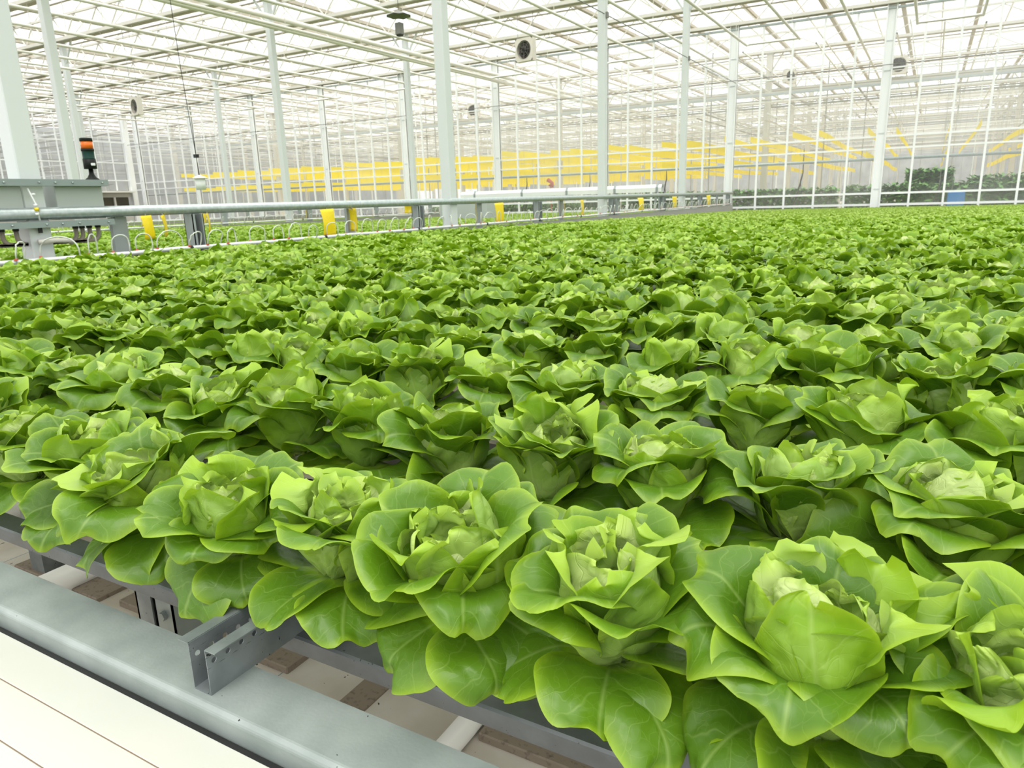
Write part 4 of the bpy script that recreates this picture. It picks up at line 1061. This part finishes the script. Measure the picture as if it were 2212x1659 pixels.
# ------------------------------------------------------------------ lettuce rows
rows = [0.895, 1.365, 1.83, 2.31]
while rows[-1] < 38.2:
    y = rows[-1]; rows.append(y + 0.47 - 0.24 * min(max(y - 4, 0) / 26.0, 1))
FX0, FX1 = -8.62, 4.5
def base_h(y): return -0.672 - 0.0052 * max(y - 3, 0)
def grow(y):   # size of the plants: full grown in front, seedlings at the back
    return 1.0 if y < 9 else max(1.0 - 0.85 * (y - 9) / 28.0, 0.2)
gm = MB(); gm.sheet([(-0.042, 0.0), (-0.036, -0.046), (0.036, -0.046), (0.042, 0.0), (0.018, 0.004), (-0.018, 0.004), (-0.042, 0.0)][::-1], 0.002, 'x', FX0, FX1)
gme = gm.mesh('growing_gutter', 'gutter_white')
for i, y in enumerate(rows[:10]):
    o = bpy.data.objects.new('growing_gutter', gme); COL.objects.link(o); o.location = (0, y, Zh(base_h(y)) - 0.012)
    tag(o, 'white growing gutter under the %s row of lettuce from the front edge' % nth(i + 1), 'gutter', 'white growing gutters')
far_g = MB()
for y in rows[10:]: far_g.box(FX0, FX1, y - 0.05, y + 0.05, Zh(base_h(y)) - 0.05, Zh(base_h(y)) - 0.012)
for s_x0, s_x1 in ((-22.5, -19.4), (-16.3, -9.45), (-36.4, -23.3), (-19.4, -16.3)):
    for y in rows[10:]:
        if s_x0 == -19.4 and 26.7 < y < 28.3: continue
        far_g.box(s_x0, s_x1, y - 0.05, y + 0.05, Zh(base_h(y)) - 0.05, Zh(base_h(y)) - 0.012)
tag(far_g.build('growing_gutter', 'gutter_white'), 'distant white growing gutters hidden under the many lettuce rows', 'gutter', kind='stuff')

LM_ = MATS['lettuce_leaf']
def head_set(seed, nu, nv, front=False, size=1.0, counts=(7, 8, 6, 6)):
    o, n_, h = head_patches(seed, nu, nv, front, size, counts=counts)
    return [patches_mesh('outer_leaves', o, LM_), patches_mesh('inner_leaves', n_, LM_), patches_mesh('heart', h, LM_)]
FRONT = [head_set(100 + i, 33, 31, True, 0.98 + 0.04 * (i % 3)) for i in range(9)]
HI = [head_set(200 + i, 23, 22) for i in range(8)]
MED = [head_set(300 + i, 17, 15) for i in range(8)]
cands = []
rl = np.random.default_rng(77)
for ri, y in enumerate(rows):
    off = [-0.09, -0.17, -0.08, -0.19][ri % 4] + (0 if ri < 4 else rl.uniform(-.03, .03))
    sp = 0.264 if y < 9 else 0.264 - 0.10 * min((y - 9) / 26, 1)
    k0 = int((FX0 + 0.1 - off) / sp); k1 = int((FX1 - 0.1 - off) / sp)
    for k in range(k0, k1 + 1):
        x = off + k * sp + rl.normal(0, 0.008); yy = y + rl.normal(0, 0.012)
        p = frame_xy(x, yy, base_h(y) + 0.12)
        if p is None: vis = False; d = 9
        else:
            d = p[2]; rad = 0.20 * FPX / d
            vis = -rad * 0.8 < p[0] < 2212 + rad * 0.8 and p[1] - rad < 1659
        cands.append((x, yy, ri, vis, d, rl.random(), rl.uniform(0, 6.28), p[0] if p else 0))
vis_ = sorted([c for c in cands if c[3]], key=lambda c: c[4])[:300]
chosen = set(id(c) for c in vis_)
byrow = {}
for c in vis_: byrow.setdefault(c[2], []).append(c)
for ri in sorted(byrow):
    lst = sorted(byrow[ri], key=lambda c: c[7])
    for i, c in enumerate(lst):
        x, y, _, _, d, rr_, rot, _ = c
        if ri == 0: ms = FRONT[(i * 4 + 2) % 9]; rz = (rr_ - 0.5) * 0.5
        elif ri <= 3: ms = HI[(i * 3 + ri * 5) % 8]; rz = rot
        else: ms = MED[int(rr_ * 7.99)]; rz = rot
        s_ = (1.06 if ri else 1.02) + 0.12 * ((rr_ * 7.3) % 1)
        r = empty('butterhead_lettuce', (x, y, Zh(base_h(rows[ri])) - 0.004)); r.scale = (s_, s_, s_ * (0.95 + 0.1 * ((rr_ * 3.1) % 1)))
        r.rotation_euler = (((rr_ * 11) % 1 - 0.5) * 0.18 + (0.16 if ri == 0 else 0), ((rr_ * 17) % 1 - 0.5) * 0.18, rz)
        for me in ms:
            o = bpy.data.objects.new(me.name.split('.')[0], me); COL.objects.link(o); o.parent = r
        if ri == 0: lb = 'butterhead lettuce with leaves drooping over the front edge, %s from the left' % nth(i + 1)
        else: lb = 'butterhead lettuce, %s from the left in the %s row from the front edge' % (nth(i + 1), nth(ri + 1))
        tag(r, lb, 'lettuce', 'butterhead lettuces in the near bed')

# every other head: one object that plants copies of a few head shapes on its own points
far_sets = []
FARM = MATS['far_lettuce_leaf']
def merged(seed, nu, nv, counts, size=1.0):
    o, n_, h = head_patches(seed, nu, nv, False, size, counts=counts); return join_patches(o + n_ + h)
for i in range(5): far_sets.append(merged(500 + i, 12, 10, (5, 6, 4, 3)))
for i in range(3): far_sets.append(merged(600 + i, 6, 6, (4, 4, 2, 1)))
V, Q, U, D, var, o_ = [], [], [], [], [], 0
for i, (v, q, u, d) in enumerate(far_sets):
    d = d.copy(); d[:, 0] = np.clip(d[:, 0] + (0.42 if i > 4 else 0.12), 0, 1)
    V.append(v); Q.append(q + o_); U.append(u); D.append(d); var += [i] * len(v); o_ += len(v)
pts, psel, pscl, prot = [], [], [], []
for c in cands:
    if id(c) in chosen: continue
    x, y, ri, vis, d, rr_, rot, _ = c
    if y < 6 and not vis and not (-4 < x < 3): continue
    yr = rows[ri]; pts.append((x, y, Zh(base_h(yr)))); psel.append(int(rr_ * 4.99) if yr < 17 else 5 + int(rr_ * 2.99)); pscl.append(1.1 * grow(yr) * (0.9 + 0.2 * ((rr_ * 7.7) % 1))); prot.append((((rr_ * 11) % 1 - .5) * .25, ((rr_ * 17) % 1 - .5) * .25, rot))
for s_x0, s_x1, y_from in ((-22.5, -9.5, 3.0), (-36.4, -23.4, 11.0), (-50.3, -37.3, 16.0)):
    for yr in rows:
        if yr < y_from: continue
        sp = (0.264 if yr < 9 else 0.264 - 0.10 * min((yr - 9) / 26, 1)) * (1.0 if s_x0 > -23 else 1.5)
        for x in np.arange(s_x0, s_x1, sp):
            p = frame_xy(x, yr, -0.6)
            if p is None or p[0] < -40 or p[0] > 1700: continue
            if -19.5 < x < -16.2 and 26.7 < yr < 28.3: continue
            rr_ = rl.random(); pts.append((x + rl.normal(0, .01), yr + rl.normal(0, .012), Zh(base_h(yr)) + 0.02)); psel.append(int(rr_ * 4.99) if yr < 14 else 5 + int(rr_ * 2.99))
            pscl.append(max(grow(yr), 0.45) * (0.9 + 0.2 * rl.random())); prot.append((rl.normal(0, .12), rl.normal(0, .12), rl.uniform(0, 6.28)))
V = np.concatenate(V); Q = np.concatenate(Q); U = np.concatenate(U); D = np.concatenate(D); nh_ = len(V); npt = len(pts)
allv = np.concatenate([V, np.array(pts)])
me = bpy.data.meshes.new('lettuce_field'); me.vertices.add(len(allv)); me.vertices.foreach_set('co', allv.astype(np.float32).ravel())
me.loops.add(Q.size); me.loops.foreach_set('vertex_index', Q.astype(np.int32).ravel())
me.polygons.add(len(Q)); me.polygons.foreach_set('loop_start', np.arange(0, Q.size, 4, dtype=np.int32)); me.polygons.foreach_set('use_smooth', np.ones(len(Q), dtype=bool)); me.update(calc_edges=True)
D = np.concatenate([D, np.zeros((npt, 4))])
ca = me.color_attributes.new('leafdata', 'FLOAT_COLOR', 'POINT'); ca.data.foreach_set('color', D.astype(np.float32).ravel())
def attr(nm, typ, a, b_, key='value'):
    at = me.attributes.new(nm, typ, 'POINT'); at.data.foreach_set(key, np.concatenate([np.asarray(a).ravel(), np.asarray(b_).ravel()]))
attr('variant', 'INT', np.array(var, dtype=np.int32), np.full(npt, -1, dtype=np.int32))
attr('pick', 'INT', np.full(nh_, -1, dtype=np.int32), np.array(psel, dtype=np.int32))
attr('plant_scale', 'FLOAT', np.zeros(nh_, dtype=np.float32), np.array(pscl, dtype=np.float32))
attr('plant_turn', 'FLOAT_VECTOR', np.zeros(nh_ * 3, dtype=np.float32), np.array(prot, dtype=np.float32), 'vector')
me.materials.append(FARM)
field = bpy.data.objects.new('lettuce_field', me); COL.objects.link(field)
tag(field, 'all the farther butterhead lettuces, shrinking to bright seedlings towards the back wall', 'lettuce', kind='stuff')
ng = bpy.data.node_groups.new('plant_rows', 'GeometryNodeTree')
ng.interface.new_socket('Geometry', in_out='INPUT', socket_type='NodeSocketGeometry'); ng.interface.new_socket('Geometry', in_out='OUTPUT', socket_type='NodeSocketGeometry')
N = ng.nodes; L = ng.links; gi = N.new('NodeGroupInput'); go = N.new('NodeGroupOutput'); jn = N.new('GeometryNodeJoinGeometry')
def named(nm, typ):
    n = N.new('GeometryNodeInputNamedAttribute'); n.data_type = typ; n.inputs[0].default_value = nm; return n.outputs[0]
def cmp_(sock, k):
    n = N.new('FunctionNodeCompare'); n.data_type = 'INT'; n.operation = 'EQUAL'; L.new(sock, n.inputs[2]); n.inputs[3].default_value = k; return n.outputs[0]
va = named('variant', 'INT'); pk = named('pick', 'INT'); sc_ = named('plant_scale', 'FLOAT'); tu = named('plant_turn', 'FLOAT_VECTOR')
for i in range(len(far_sets)):
    s1 = N.new('GeometryNodeSeparateGeometry'); s1.domain = 'POINT'; L.new(gi.outputs[0], s1.inputs[0]); L.new(cmp_(va, i), s1.inputs[1])
    s2 = N.new('GeometryNodeSeparateGeometry'); s2.domain = 'POINT'; L.new(gi.outputs[0], s2.inputs[0]); L.new(cmp_(pk, i), s2.inputs[1])
    ip = N.new('GeometryNodeInstanceOnPoints'); L.new(s2.outputs[0], ip.inputs['Points']); L.new(s1.outputs[0], ip.inputs['Instance'])
    e2 = N.new('FunctionNodeEulerToRotation'); L.new(tu, e2.inputs[0]); L.new(e2.outputs[0], ip.inputs['Rotation'])
    cx_ = N.new('ShaderNodeCombineXYZ')
    for a in range(3): L.new(sc_, cx_.inputs[a])
    L.new(cx_.outputs[0], ip.inputs['Scale']); L.new(ip.outputs[0], jn.inputs[0])
L.new(jn.outputs[0], go.inputs[0])
md = field.modifiers.new('plant_rows', 'NODES'); md.node_group = ng
print('individual lettuces', len(vis_), 'rows', len(byrow), 'field plants', npt)
